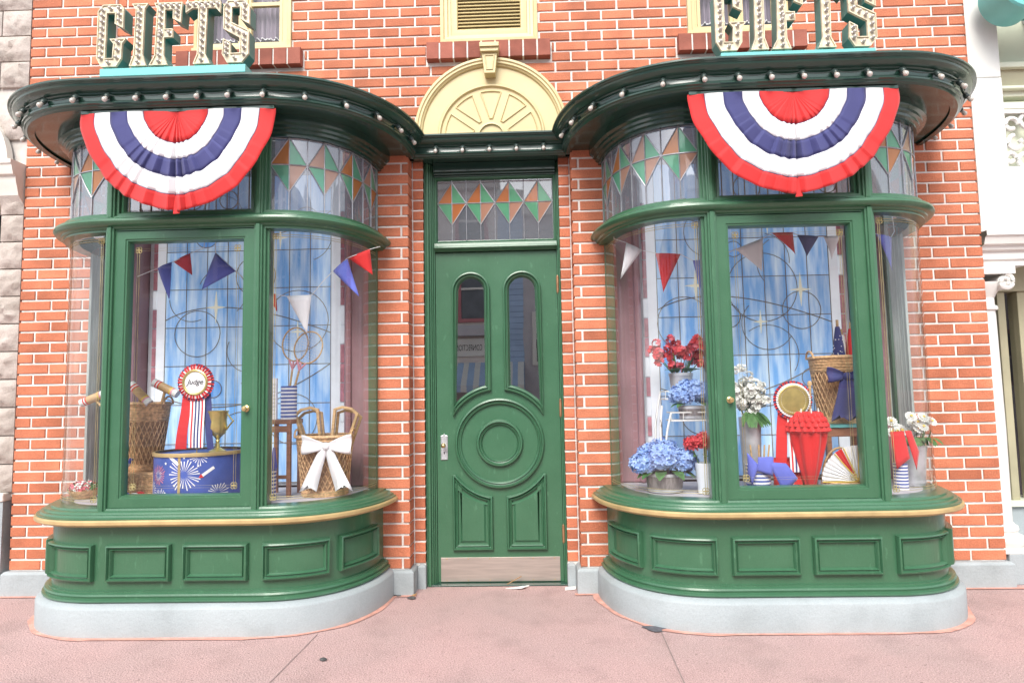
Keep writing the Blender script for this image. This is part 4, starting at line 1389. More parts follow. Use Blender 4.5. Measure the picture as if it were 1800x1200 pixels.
def mallet(a_, b_, hy, end, label):
    a_, b_, end = Vector(a_), Vector(b_), Vector(end)
    c_ = (a_+b_)/2
    t = thing('croquet_mallet', label, 'mallet', tuple(c_), 'croquet mallets in the left window')
    d = (b_-a_)
    def seg(u0, u1, r, mname, nm):
        q = B(); q.tube([a_+d*u0-c_, a_+d*((u0+u1)/2)-c_, a_+d*u1-c_], r, 14); return obj(nm, q, mname, t, smooth=40)
    seg(0, .14, .0235, 'white_paint', 'end_cap'); seg(.14, .19, .0245, 'red_cloth', 'stripe'); seg(.19, .24, .024, 'white_paint', 'stripe'); seg(.24, .29, .0245, 'red_cloth', 'stripe')
    seg(.29, .72, .024, 'light_wood', 'head'); seg(.72, .78, .0245, 'yellow', 'stripe'); seg(.78, .84, .0245, 'border_tile', 'stripe'); seg(.84, 1, .0235, 'white_paint', 'end_cap')
    q = B(); q.tube([Vector((0, 0, 0)), (end-c_)*.5, end-c_], .008, 8); obj('handle', q, 'light_wood', t, smooth=40)
mallet((-2.036, -.44, 1.283), (-1.923, -.44, 1.170), 0, (-2.02, -.36, .86), 'croquet mallet tilted left over the tapered wicker basket')
mallet((-1.925, -.40, 1.290), (-1.785, -.40, 1.220), 0, (-1.985, -.34, .86), 'croquet mallet leaning right over the tapered wicker basket')
mallet((-2.395, -.33, 1.178), (-2.250, -.33, 1.236), 0, (-1.995, -.31, .88), 'croquet mallet seen through the far left curved glass')
t = thing('croquet_stake', 'striped croquet stake leaning on the wicker hamper', 'stake', (-2.06, -.54, FZ))
q = B(); P0, P1 = Vector((-.035, 0, .004)), Vector((.085, .03, .235))
for i in range(10):
    u0, u1 = i/10, (i+1)/10
    q.tube([P0+(P1-P0)*u0, P0+(P1-P0)*u1], .0095, 8, i % 4 if i > 3 else 4)
obj('rod', q, ['white_paint', 'blue_cloth', 'red_cloth', 'yellow', 'light_wood'], t, smooth=40, fix=True)
for x, y, m_, nm in ((-1.965, -.57, 'blue_cloth', 'blue'), (-1.905, -.59, 'white_paint', 'white'), (-1.91, -.53, 'red_cloth', 'red')):
    q = B(); q.lathe([(.03*math.sin(PI*i/12), .03-.03*math.cos(PI*i/12)) for i in range(13)], 20)
    t = thing('croquet_ball', nm+' croquet ball on the floor before the wicker hamper', 'ball', (x, y, FZ), 'croquet balls'); obj('ball', q, m_, t, smooth=60)
    q = B(); q.lathe([(.0304*math.sin(PI*i/12), .03-.0304*math.cos(PI*i/12)) for i in (5, 6, 7)], 20); obj('stripe', q, 'white_cloth' if nm != 'white' else 'red_cloth', t)
t = thing('flower_bowl', 'shallow wicker bowl of small flowers behind the far left glass', 'bowl', (-2.335, -.36, FZ))
q = B(); q.lathe([(0, .002), (.05, .004), (.075, .03), (.085, .05), (.08, .05), (.0, .03)], 28); obj('bowl', q, 'wicker', t, smooth=40)
q = B(); petal_ball(q, (0, 0, .055), .075, .07, .04, 60, .014, 0, -.1); petal_ball(q, (0, 0, .058), .07, .07, .04, 40, .014, 1, -.1); petal_ball(q, (0, 0, .052), .08, .075, .035, 40, .016, 2, -.1)
stuff(obj('flowers', q, ['coral_petal', 'white_petal', 'leaf'], t, fix=False))
# rackets, striped pot, stool
t = thing('stool', 'brown wooden stool under the racket pot', 'stool', (-1.205, -.32, FZ))
q = B(); q.box(-.085, .085, -.10, .10, .405, .43); obj('seat', q, 'brown_wood', t, bevel=.004)
for x in (-.07, .07):
    for y in (-.085, .085):
        q = B(); q.box(x-.011, x+.011, y-.011, y+.011, 0, .405); obj('leg', q, 'brown_wood', t)
q = B(); q.box(-.07, .07, -.092, -.078, .36, .395); q.box(-.07, .07, -.090, -.08, .1, .12); obj('apron', q, 'brown_wood', t)
ST = FZ+.431
t = thing('striped_pot', 'blue and white striped pot holding two badminton rackets', 'pot', (-1.165, -.335, ST)); striped_pot(t, .045, .19, 9)
def racket(c, rx, rz, tilt, end, label):
    t = thing('badminton_racket', label, 'racket', c, 'badminton rackets')
    c_, s_ = math.cos(R(tilt)), math.sin(R(tilt))
    def W(u, v): return (u*c_+v*s_, 0, -u*s_+v*c_)
    q = B(); q.tube([W(rx*math.cos(2*PI*k/32), rz*math.sin(2*PI*k/32)) for k in range(32)], .0048, 6, 0, True); obj('hoop', q, 'light_wood', t, smooth=60)
    q = B()
    for i in range(-5, 6):
        u = rx*i/6; v = rz*math.sqrt(1-(i/6)**2); q.tube([W(u, -v), W(u, v)], .0006, 3)
        v = rz*i/6; u = rx*math.sqrt(1-(i/6)**2); q.tube([W(-u, v), W(u, v)], .0006, 3)
    stuff(obj('strings', q, 'string', t))
    e = Vector(end)-Vector(c); a_ = Vector(W(0, -rz))
    q = B(); q.tube([W(-rx*.35, -rz*.93), a_+(e-a_)*.18], .0055, 6); q.tube([W(rx*.35, -rz*.93), a_+(e-a_)*.18], .0055, 6); q.tube([a_, a_+(e-a_)*.25], .006, 6); obj('throat', q, 'border_tile', t)
    q = B(); q.tube([a_+(e-a_)*.2, e], .0062, 8); obj('shaft', q, 'light_wood', t)
racket((-1.143, -.30, 1.500), .076, .098, 6, (-1.175, -.33, 1.14), 'left of two badminton rackets standing in the striped pot')
racket((-1.060, -.315, 1.478), .080, .096, 26, (-1.160, -.335, 1.14), 'right of two badminton rackets, tilted, standing in the striped pot')
t = thing('white_book', 'white ruled board standing beside the racket pot', 'board', (-1.255, -.37, ST))
q = B(); q.box(-.035, .035, -.012, .012, .0, .235); o = obj('board', q, 'white_cloth', t, bevel=.002)
q = B()
for i in range(9): q.box(-.02, .03, -.0132, -.0122, .03+i*.021, .034+i*.021)
obj('ruled_lines', q, 'zinc', o)
t = thing('striped_can', 'striped can with blue cloth below the brown stool', 'can', (-1.235, -.44, FZ)); striped_pot(t, .04, .16, 8)
q = B(); q.lathe([(.012, .1), (.03, .19), (.012, .245), (0, .25)], 9); q.lathe([(.01, .1), (.02, .17), (.006, .275), (0, .28)], 7, (.02, .02, 0)); obj('blue_napkin', q, 'blue_cloth', t)
# basket with white bow
t = thing('wicker_basket', 'wicker basket tied with a big white bow', 'basket', (-.955, -.325, FZ)); basket(t, .128, .158, .325, 1.0, .22, True, 30)
def bow(t, c, w, hgt, tail, mname, spread=.9, yoff=0):
    for s in (-1, 1):
        q = B(); n, m_ = 12, 10
        rows = []
        for i in range(n+1):
            u = i/n
            hh = hgt*(.18+.82*min(1, u*1.15)**.8)
            rows.append([(c[0]+s*w*u, c[1]-.020*math.sin(PI*u)-.014*math.sin(v*PI*2.2)*u*(1-.3*u), c[2]+hh*(v-.5)+.01*u) for v in [j/m_ for j in range(m_+1)]])
        q.loops(rows, False); obj('bow_loop', q, mname, t, smooth=60, solid=.003)
        q = B()
        rows = []
        for i in range(n+1):
            u = i/n; x = s*(.012+spread*tail*.42*u); ww = .022+.026*u
            z = c[2]-.01-tail*u
            if i == n: rows.append([(c[0]+x-ww, c[1]-.006, z+.0), (c[0]+x, c[1]-.008, z+.035), (c[0]+x+ww, c[1]-.006, z)])
            else: rows.append([(c[0]+x-ww, c[1]-.004-.006*math.sin(4*u), z), (c[0]+x, c[1]-.012-.006*math.sin(4*u+.4), z), (c[0]+x+ww, c[1]-.004-.006*math.sin(4*u), z)])
        q.loops(rows, False); obj('bow_tail', q, mname, t, smooth=60, solid=.002)
    q = B(); q.lathe_y([(.0, .03), (.014, .028), (.022, .018), (.02, .0), (.0, -.01)], 14, (c[0], c[1], c[2])); obj('bow_knot', q, mname, t, smooth=60)
bow(t, (.062, -.172, .285), .138, .105, .235, 'white_cloth')
for cx_, tl_ in ((-.075, -12), (.085, 12)):
    q = B(); c_, s_ = math.cos(R(tl_)), math.sin(R(tl_))
    P = [(-.050, .26), (.050, .26), (.075, .475), (.03, .50), (-.03, .50), (-.075, .475)]
    P = [(cx_+x*c_+(z-.3)*s_, .3-x*s_+(z-.3)*c_) for x, z in P]
    q.frame(P, [(0, .01), (0, -.008), (.016, -.008), (.016, .01)]); obj('wooden_frame', q, 'light_wood', t, bevel=.003)
    q = B(); q.frame([(x+.01, z-.02) for x, z in P], [(0, .045), (0, .03), (.014, .03), (.014, .045)]); obj('wooden_frame', q, 'light_wood', t)

# ---- pennant garlands
def garland(label, pens, strings, name='pennant_garland'):
    base = Vector(pens[0][0])
    t = thing(name, label, 'garland', tuple(base), 'pennant garlands in the windows')
    for a_, b_, c_, mname in pens:
        a_, b_, c_ = Vector(a_)-base, Vector(b_)-base, Vector(c_)-base
        q = B(); n = 6
        rows = []
        for i in range(n+1):
            u = i/n
            p0, p1 = a_+(c_-a_)*u, b_+(c_-b_)*u
            rows.append([p0+(p1-p0)*v+Vector((0, -.010*math.sin(PI*v)*(1-u)-.006*math.sin(3*u+2*v), 0)) for v in (0, .25, .5, .75, 1)])
        q.loops(rows, False); obj('pennant', q, mname, t, smooth=60, solid=.0015)
    for pts in strings:
        pts = [Vector(p)-base for p in pts]
        q = B(); q.tube(pts, .0022, 5); obj('string', q, 'string', t)
garland('string of blue, red and white pennants across the left window',
    [((-1.920, -.40, 1.952), (-1.834, -.40, 1.985), (-1.849, -.40, 1.772), 'blue_cloth'), ((-1.836, -.38, 1.990), (-1.737, -.38, 2.040), (-1.734, -.37, 1.915), 'red_cloth'),
     ((-1.580, -.40, 2.035), (-1.457, -.40, 1.922), (-1.656, -.40, 1.824), 'blue_cloth'), ((-1.174, -.36, 1.776), (-1.027, -.36, 1.780), (-1.055, -.36, 1.561), 'white_cloth'),
     ((-1.290, -.36, 1.80), (-1.235, -.36, 1.79), (-1.232, -.36, 1.69), 'red_cloth'), ((-.885, -.42, 1.905), (-.800, -.42, 1.975), (-.735, -.42, 1.757), 'blue_cloth'), ((-.800, -.40, 1.982), (-.680, -.38, 2.037), (-.672, -.36, 1.892), 'red_cloth')],
    [[(-2.05, -.38, 1.91), (-1.920, -.40, 1.952), (-1.834, -.40, 1.985), (-1.737, -.38, 2.04), (-1.66, -.38, 2.07)], [(-1.58, -.40, 2.035), (-1.457, -.4, 1.922), (-1.38, -.38, 1.85), (-1.29, -.36, 1.80), (-1.174, -.36, 1.776), (-1.027, -.36, 1.78), (-.95, -.4, 1.85), (-.885, -.42, 1.905), (-.80, -.42, 1.98), (-.68, -.38, 2.037), (-.64, -.3, 2.07)], [(-1.66, -.38, 2.07), (-1.60, -.37, 2.69)], [(-1.60, -.37, 2.69), (-1.58, -.40, 2.035)]])
garland('string of white, red and lilac pennants across the right window',
    [((.805, -.34, 2.046), (.891, -.35, 1.997), (.765, -.34, 1.835), 'white_cloth'), ((.969, -.35, 1.978), (1.111, -.35, 1.968), (1.006, -.35, 1.752), 'red_cloth'), ((1.180, -.35, 1.93), (1.25, -.35, 1.93), (1.214, -.35, 1.75), 'blue_cloth'),
     ((1.441, -.30, 2.000), (1.600, -.30, 2.060), (1.590, -.30, 1.868), 'white_cloth'), ((1.655, -.30, 2.09), (1.773, -.30, 2.09), (1.785, -.30, 1.965), 'red_cloth'), ((1.800, -.30, 2.075), (1.920, -.30, 2.062), (1.849, -.30, 1.947), 'navy_cloth'),
     ((1.950, -.30, 2.062), (2.041, -.30, 2.06), (1.991, -.30, 1.930), 'white_cloth'), ((2.250, -.30, 2.07), (2.345, -.28, 2.051), (2.340, -.28, 1.86), 'blue_cloth')],
    [[(.74, -.3, 2.08), (.805, -.34, 2.046), (.891, -.35, 1.997), (.969, -.35, 1.978), (1.111, -.35, 1.968), (1.18, -.35, 1.93), (1.25, -.35, 1.93), (1.35, -.32, 1.96), (1.441, -.3, 2.0), (1.6, -.3, 2.06), (1.655, -.3, 2.09), (1.773, -.3, 2.09), (1.8, -.3, 2.075), (1.92, -.3, 2.062), (2.041, -.3, 2.06), (2.15, -.3, 2.06), (2.25, -.3, 2.07), (2.345, -.28, 2.051), (2.40, -.22, 2.10)], [(.74, -.3, 2.08), (.74, -.2, 2.69)], [(2.40, -.22, 2.10), (2.40, -.15, 2.69)]])

# ---- right bay
t = thing('hydrangea_tub', 'large blue hydrangeas in a grey wooden tub on the window floor', 'flowers', (.965, -.40, FZ)); bucket(t, .09, .105, .105, 'grey_wood', True, 16)
for i, (x, y, z, r) in enumerate(((-.11, -.02, .155, .075), (-.02, -.06, .19, .085), (.085, -.04, .17, .075), (.0, .05, .21, .085), (-.07, .05, .19, .07), (.13, .03, .15, .06))):
    q = B(); petal_ball(q, (x, y, z), r, r, r*.85, 210, .0165, 0, -.6); q.lathe([(r*.9*math.sin(PI*k/8), -r*.75*math.cos(PI*k/8)) for k in range(9)], 12, (x, y, z)); obj('flower_head', q, 'blue_petal', t, fix=False)
q = B()
for a_ in (200, 215, 330, 345, 250, 295): leaf(q, (.07*math.cos(R(a_)), .07*math.sin(R(a_)), .12), (math.cos(R(a_)), math.sin(R(a_)), -.05), .10, .032)
obj('leaves', q, 'leaf', t, smooth=60, fix=False)
t = thing('plant_stand', 'white wire plant stand with curved legs and two tiers', 'plant stand', (1.14, -.24, FZ))
def tier(x0, x1, y0, y1, z):
    q = B(); q.tube([(x0, y0, z), (x1, y0, z), (x1, y1, z), (x0, y1, z)], .005, 6, 0, True); q.tube([(x0, y0, z+.045), (x1, y0, z+.045), (x1, y1, z+.045), (x0, y1, z+.045)], .004, 6, 0, True)
    for k in range(9): q.tube([(x0+(x1-x0)*k/8, y0, z), (x0+(x1-x0)*k/8, y1, z)], .0025, 5)
    for k in range(5): q.tube([(x0+(x1-x0)*k/4, y0, z), (x0+(x1-x0)*k/4, y0, z+.045)], .0025, 5)
    return q
obj('tier', tier(-.12, .15, -.13, -.005, .385), 'white_paint', t, smooth=60); obj('tier', tier(-.12, .15, .01, .16, .505), 'white_paint', t, smooth=60)
for x, y, zt in ((-.12, -.13, .43), (.15, -.13, .43), (-.12, .16, .55), (.15, .16, .55), (-.17, -.13, .47)):
    q = B(); bx_ = -.035 if x < 0 else .035
    q.tube([(x+bx_*math.sin(PI*u)*1.2+(.06*(1-u) if x < -.15 else 0), y-.02*math.sin(PI*u), zt*u) for u in [i/12 for i in range(13)]], .0065, 7); obj('leg', q, 'white_paint', t, smooth=60)
t = thing('hydrangea_tub', 'smaller blue hydrangeas in a tub on the white plant stand', 'flowers', (1.150, -.305, FZ+.393)); bucket(t, .065, .075, .07, 'grey_wood', True, 14)
for i, (x, y, z, r) in enumerate(((-.06, -.02, .13, .065), (.03, -.03, .155, .07), (.075, .02, .13, .06), (-.01, .03, .165, .065))):
    q = B(); petal_ball(q, (x, y, z), r, r, r*.85, 150, .016, 0, -.6); q.lathe([(r*.88*math.sin(PI*k/8), -r*.72*math.cos(PI*k/8)) for k in range(9)], 12, (x, y, z)); obj('flower_head', q, 'blue_petal', t, fix=False)
q = B()
for a_ in (195, 220, 300, 340): leaf(q, (.05*math.cos(R(a_)), .05*math.sin(R(a_)), .085), (math.cos(R(a_)), math.sin(R(a_)), .1), .08, .026)
obj('leaves', q, 'leaf', t, smooth=60, fix=False)
t = thing('red_flower_pail', 'red flowers in a zinc pail at the top of the plant stand', 'flowers', (1.13, -.155, FZ+.513)); bucket(t, .055, .07, .145, 'zinc', True, 0, 'pail')
q = B()
for i in range(34):
    x, y, z = rnd.uniform(-.16, .15), rnd.uniform(-.05, .05), rnd.uniform(.17, .36)
    petal_ball(q, (x, y, z), .022, .022, .022, 12, .017, 0, -.8, 5)
    petal_ball(q, (x+.01, y-.012, z+.006), .012, .012, .012, 5, .015, 1, -.8, 5)
stuff(obj('flowers', q, ['red_petal', 'coral_petal'], t, fix=False))
q = B()
for i in range(22):
    x = rnd.uniform(-.11, .11); q.tube([(x*.3, rnd.uniform(-.03, .03), .12), (x, rnd.uniform(-.04, .04), rnd.uniform(.2, .3))], .0028, 4)
    leaf(q, (x*.5, -.03, .15), (x*4, -.4, .3), .09, .012)
obj('stems', q, 'leaf', t, fix=False)
t = thing('carnation_pail', 'red carnations in a white pail beside the blue hydrangeas', 'flowers', (1.165, -.50, FZ)); bucket(t, .042, .055, .165, 'milk_glass', False, 0, 'pail')
for x, y, z in ((-.065, .01, .268), (.0, -.02, .275), (.05, .01, .262), (.01, .05, .285)):
    q = B(); petal_ball(q, (x, y, z), .033, .033, .030, 90, .018, 0, -.7, 3, .35); q.lathe([(.024*math.sin(PI*k/6), -.024*math.cos(PI*k/6)) for k in range(7)], 10, (x, y, z)); obj('flower_head', q, 'red_petal', t, fix=False)
    q = B(); q.tube([(x*.3, y*.3, .12), (x, y, z-.02)], .004, 5); leaf(q, (x*.6, y, .2), (x*3-.1, -.5, .2), .06, .014); obj('stem', q, 'leaf', t, fix=False)
t = thing('white_bouquet', 'white lacy flowers in a tall zinc vase left of the gold medal', 'flowers', (1.445, -.40, FZ))
bucket(t, .045, .06, .40, 'zinc', False, 0, 'vase')
q = B()
for i in range(85):
    v = Vector((rnd.gauss(0, .045), rnd.gauss(0, .035), rnd.gauss(.53, .050)))
    petal_ball(q, v, .022, .022, .022, 12, .015, 0, -.8, 5)
stuff(obj('flowers', q, 'white_petal', t, fix=False))
q = B()
for i in range(14):
    x = rnd.uniform(-.07, .07); q.tube([(x*.3, 0, .35), (x, rnd.uniform(-.04, .03), .5)], .003, 4); leaf(q, (x*.5, -.04, .43), (x*5, -.4, -.3), .09, .016)
obj('stems', q, 'leaf', t, fix=False)
t = thing('medal_rosette', 'gold medal set in a red and white pleated rosette, right window', 'rosette', (1.645, -.50, 1.125))
rosette(t, .104, 'gold', 'gold', None, 1.12, 'white_cloth'); rosette_tails(t, .104, .39, 1.125-FZ)
t = thing('bench', 'wooden bench with pale blue top under the navy-bow basket', 'bench', (1.985, -.29, FZ))
q = B(); q.box(-.135, .14, -.13, .13, .335, .352); obj('top', q, 'turquoise_paint', t)
q = B(); q.box(-.13, .135, -.12, .12, .285, .334); obj('rail', q, 'brown_wood', t, bevel=.003)
for x in (-.115, .12):
    for y in (-.105, .105):
        q = B(); q.box(x-.013, x+.013, y-.013, y+.013, 0, .285); obj('leg', q, 'brown_wood', t)
t = thing('wicker_basket', 'tall wicker basket with a navy bow and folded flags', 'basket', (1.980, -.285, FZ+.353)); basket(t, .100, .138, .365, 1.0, .20, True, 28)
bow(t, (-.02, -.165, .262), .10, .085, .235, 'navy_cloth', .35)
for x, mname, h_ in ((.03, 'navy_cloth', .20), (.105, 'red_cloth', .185), (.07, 'white_cloth', .15)):
    q = B(); q.lathe([(.034, .30), (.036, .37), (.022, .37+h_*.6), (.012, .37+h_*.9), (0, .37+h_*.92)], 14, (x, .01 if mname != 'white_cloth' else .05, 0), wob=lambda u: .08*math.sin(u*2*PI*7)); fl = obj('folded_flag', q, mname, t, smooth=50)
    q = B(); q.tube([(x, .01 if mname != 'white_cloth' else .05, .37+h_*.88), (x, .01 if mname != 'white_cloth' else .05, .37+h_+.02)], .008, 8); obj('pole_tip', q, 'light_wood', fl)
    if mname == 'navy_cloth':
        q = B()
        for k in range(22):
            a_, z = rnd.uniform(PI, 2*PI), rnd.uniform(.375, .50); r = .036-(z-.37)*.115+.002
            q.lathe_y([(.0035, 0), (0, .0015)], 5, (x+r*math.cos(a_), .01+r*math.sin(a_)-.001, z))
        stuff(obj('stars', q, 'white_cloth', fl))
t = thing('parasol', 'folded red ruffled parasol standing point down in right window', 'parasol', (1.715, -.50, FZ))
q = B(); wob = lambda u: .10*math.sin(u*2*PI*8)
q.lathe([(.004, .006), (.024, .03), (.056, .14), (.086, .27), (.096, .345)], 64, wob=wob); obj('canopy', q, 'red_cloth', t, smooth=50)
for z0, r0 in ((.315, .090), (.340, .086), (.365, .078), (.388, .066)):
    q = B(); q.lathe([(r0, z0), (r0*1.22, z0+.012), (r0*1.14, z0+.032), (r0*.9, z0+.042)], 96, wob=lambda u: .09*math.sin(u*2*PI*19+z0*90)); obj('ruffle', q, 'red_cloth', t, smooth=50)
for k in range(8):
    q = B(); a_ = 2*PI*k/8; q.tube([(.066*math.cos(a_), .066*math.sin(a_), .40), (.064*math.cos(a_), .064*math.sin(a_), .445)], .0035, 5); obj('rib_tip', q, 'white_paint', t)
q = B(); q.tube([(0, 0, .002), (.012, 0, .3), (.026, 0, .575)], .0085, 8); q.lathe([(0, -.012), (.011, -.008), (.013, .006), (.008, .016), (0, .018)], 10, (.026, 0, .575)); obj('handle', q, 'light_wood', t, smooth=50)
t = thing('striped_pot', 'striped pot draped with bright blue cloth pennants', 'pot', (1.432, -.535, FZ)); striped_pot(t, .062, .155, 8)
for P in ([(-.075, -.066, .225), (-.02, -.072, .16), (-.055, -.07, .055), (-.07, -.05, .10)], [(-.02, -.068, .20), (.06, -.066, .20), (.055, -.07, .10), (-.03, -.075, .13)], [(.03, -.07, .175), (.125, -.062, .165), (.185, -.06, .085), (.105, -.066, .015)]):
    q = B(); a_, b_, c_, d_ = [Vector(p) for p in P]; n = 6
    q.loops([[a_+(b_-a_)*u+((d_+(c_-d_)*u)-(a_+(b_-a_)*u))*v+Vector((0, -.008*math.sin(PI*u)*math.sin(PI*v)-.003*math.sin(7*u+4*v), 0)) for u in [i/n for i in range(n+1)]] for v in [i/n for i in range(n+1)]], False)
    obj('blue_pennant', q, 'blue_cloth', t, smooth=60, solid=.0015)
for x in (-.045, .0, .03, .055):
    q = B(); q.tube([(x*.6, -.02, .08), (x, -.03, .26)], .0045, 6); obj('stick', q, 'light_wood', t)
t = thing('low_stool', 'low stool with red star cloth behind the blue pennants', 'stool', (1.625, -.40, FZ))
q = B(); q.box(-.085, .085, -.06, .07, .150, .168); obj('seat', q, 'light_wood', t, bevel=.004)
for x in (-.07, .07):
    for y in (-.05, .055):
        q = B(); q.tube([(x, y, .150), (x*1.12, y*1.12, .002)], .010, 8); obj('leg', q, 'light_wood', t)
q = B(); n = 18
q.loops([[(-.095+.15*i/n, -.075-.008*math.sin(i*1.1)-.012*v, .172-.165*v) for i in range(n+1)] for v in (0, .25, .5, .75, 1)], False); q.loops([[(-.095+.15*i/n, y, .172) for i in range(n+1)] for y in (-.075, .05)], False)
sc_ = obj('star_cloth', q, 'red_cloth', t, smooth=50, solid=.002)
for x, z in ((-.01, .06), (-.06, .1)):
    q = B(); q.tube([(x+(.032 if k % 2 == 0 else .014)*math.sin(k*PI/5), -.095, z+(.032 if k % 2 == 0 else .014)*math.cos(k*PI/5)) for k in range(10)], .002, 4, 0, True); obj('star_outline', q, 'white_cloth', sc_)
t = thing('wicker_tray', 'oval wicker tray with hoop handle under the lace fan', 'tray', (1.895, -.50, FZ))
q = B()
for i in range(7): ring(q, .112+.002*(i % 2), .006+.008*i, .005, 30, 0, .8)
q.lathe([(0, .003), (.108, .003)], 30); obj('weave', q, 'wicker', t, smooth=60)
q = B(); q.tube([(.10*math.cos(PI*i/14), .03, .055+.175*math.sin(PI*i/14)) for i in range(15)], .0065, 6); obj('hoop_handle', q, 'light_wood', t, smooth=60)
t = thing('folding_fan', 'open white lace folding fan with one red section', 'fan', (1.948, -.545, FZ+.06))
n = 24
for k in range(n):
    a0, a1 = R(88+92*k/n), R(88+92*(k+1)/n); ya, yb = (-.004, .004) if k % 2 else (.004, -.004)
    q = B(); rows = [[(r*math.cos(a0), ya, r*math.sin(a0)), (r*math.cos(a1), yb, r*math.sin(a1))] for r in (.02, .10, .188)]
    q.loops(rows, False); obj('fold', q, 'red_cloth' if 7 <= k <= 9 else 'white_cloth', t, solid=.0008)
for a_ in (88, 112, 129, 180):
    q = B(); q.tube([(0, -.007, 0), (.188*math.cos(R(a_)), -.007, .188*math.sin(R(a_)))], .0032, 5); obj('guard_stick', q, 'yellow', t)
t = thing('daisy_pail', 'white daisies in a zinc pail at the far right glass', 'flowers', (2.365, -.30, FZ)); bucket(t, .062, .080, .225, 'zinc', True, 0, 'pail')
for i in range(17):
    x, y, z = rnd.uniform(-.10, .105), rnd.uniform(-.085, .05), rnd.uniform(.29, .405)
    q = B(); tl_ = Vector((x*2.0, -.6, .45)).normalized(); u = tl_.orthogonal().normalized(); v_ = tl_.cross(u); c_ = Vector((x, y, z))
    for k in range(14):
        for (lr, lift) in ((.034, .004), (.024, .010)):
            a_ = 2*PI*k/14+(.2 if lr < .03 else 0); d = u*math.cos(a_)+v_*math.sin(a_); e = tl_.cross(d)
            q.add([c_+d*.004, c_+d*lr*.7+e*.0075+tl_*lift, c_+d*lr+tl_*lift*.6, c_+d*lr*.7-e*.0075+tl_*lift], [(0, 1, 2, 3)], 0)
    q.add([c_+(u*math.cos(k*PI/3)+v_*math.sin(k*PI/3))*.008+tl_*.012 for k in range(6)], [tuple(range(6))], 1)
    obj('flower_head', q, ['white_petal', 'yellow'], t, fix=False)
q = B()
for i in range(22):
    x = rnd.uniform(-.09, .09); y = rnd.uniform(-.07, .05); q.tube([(x*.5, y*.5, .15), (x, y, .31)], .003, 4); leaf(q, (x*.8, y-.03, .27), (x*4, -.5, -.2), .06, .018)
obj('stems', q, 'leaf', t, fix=False)
t = thing('striped_pot', 'striped pot hung with red pennants before the white daisies', 'pot', (2.225, -.44, FZ)); striped_pot(t, .036, .14, 8)
for P in ([(-.055, -.02, .31), (.015, -.03, .315), (.028, -.05, .17), (-.045, -.05, .115)], [(.02, -.03, .315), (.060, -.02, .315), (.095, -.02, .20), (.07, -.03, .105)]):
    q = B(); a_, b_, c_, d_ = [Vector(p) for p in P]; n = 6
    q.loops([[a_+(b_-a_)*u+((d_+(c_-d_)*u)-(a_+(b_-a_)*u))*v+Vector((0, -.006*math.sin(PI*u)*math.sin(PI*v), 0)) for u in [i/n for i in range(n+1)]] for v in [i/n for i in range(n+1)]], False)
    obj('red_pennant', q, 'red_cloth', t, smooth=60, solid=.0015)
q = B(); q.tube([(0, 0, .06), (.012, -.01, .33)], .004, 6); q.tube([(-.01, 0, .06), (-.03, -.012, .33)], .004, 6); obj('stick', q, 'light_wood', t)

# ================================================================== left neighbour: rock-faced stone
lb = thing('stone_building', 'rough grey-beige stone building left of the brick front', 'building', (-3.035, 0, 0))
def rock(w_, h_, seed):
    r = random.Random(seed); nx, nz = max(5, int(w_/.022)), max(5, int(h_/.022))
    b = B(); rows = []
    gx = [[r.gauss(0, 1) for _ in range(nx+1)] for _ in range(nz+1)]
    for j in range(nz+1):
        row = []
        for i in range(nx+1):
            e = min(i, nx-i, j, nz-j)
            y = 0 if e == 0 else -.014-.009*gx[j][i] - (.008 if e > 1 else 0)
            row.append((w_*i/nx+(r.uniform(-.004, .004) if 0 < i < nx else 0), min(0, y), h_*j/nz+(r.uniform(-.004, .004) if 0 < j < nz else 0)))
        rows.append(row)
    b.loops(rows, False)
    fr_ = [(0, 0, 0), (w_, 0, 0), (w_, 0, h_), (0, 0, h_)]
    b.loops([fr_, [(x, .05, z) for x, _, z in fr_]], True)
    return b
z = .63; k = 0
while z < 2.45:
    h_ = .178
    w_ = .155 if k % 2 == 0 else .150
    obj('stone', rock(w_-.004, h_-.008, k+11), 'stone', lb, smooth=70, loc=(-.158+(.155-w_), -.02, z)); z += h_; k += 1
z = 2.735; k = 0
while z < 4.6:
    h_ = .178; off = 0.0 if k % 2 else -.15
    xs = [0, -.20, -.60, -1.0] if k % 2 else [0, -.33, -.75, -1.1]
    for a_, b_ in zip(xs, xs[1:]):
        if z < 3.10 and b_ < -.21 : 
            continue
        obj('stone', rock(a_-b_-.008, h_-.008, k*7+int(-b_*100)), 'stone', lb, smooth=70, loc=(b_-.002, -.02, z))
    z += h_; k += 1
q = B(); q.box(-1.3, -.003, .0, .25, 2.73, 4.7); q.box(-.160, -.003, .0, .25, .60, 2.5); obj('stone_mortar', q, 'stone_mortar', lb)
q = B(); L = [[(x, y, z) for y, z in ((.2, 2.47), (-.02, 2.47), (-.035, 2.485), (-.07, 2.52), (-.085, 2.575), (-.095, 2.60), (-.10, 2.635), (-.12, 2.645), (-.125, 2.66), (-.135, 2.70), (-.145, 2.71), (-.145, 2.735), (.1, 2.74))] for x in (-1.4, -.006)]
q.loops(L, False); q.add([L[1][i] for i in range(len(L[1]))], [tuple(range(len(L[1])))]); obj('ledge', q, 'ledge_paint', lb, smooth=25)
q = B(); arch_band(q, .43, [(0, .0), (0, -.05), (-.02, -.06), (-.03, -.045), (-.07, -.045), (-.08, -.03), (-.43, -.03)], 0, 30)
o = obj('arch', q, 'ledge_paint', lb, smooth=30, loc=(-.52, -.02, 2.74))
q = B(); q.box(-1.4, -.035, -.05, .25, 0, .575); obj('base', q, 'plinth_paint', lb)
q = B(); q.box(-1.42, -.028, -.062, .25, .576, .628); obj('base_cap', q, 'ledge_paint', lb, bevel=.008)
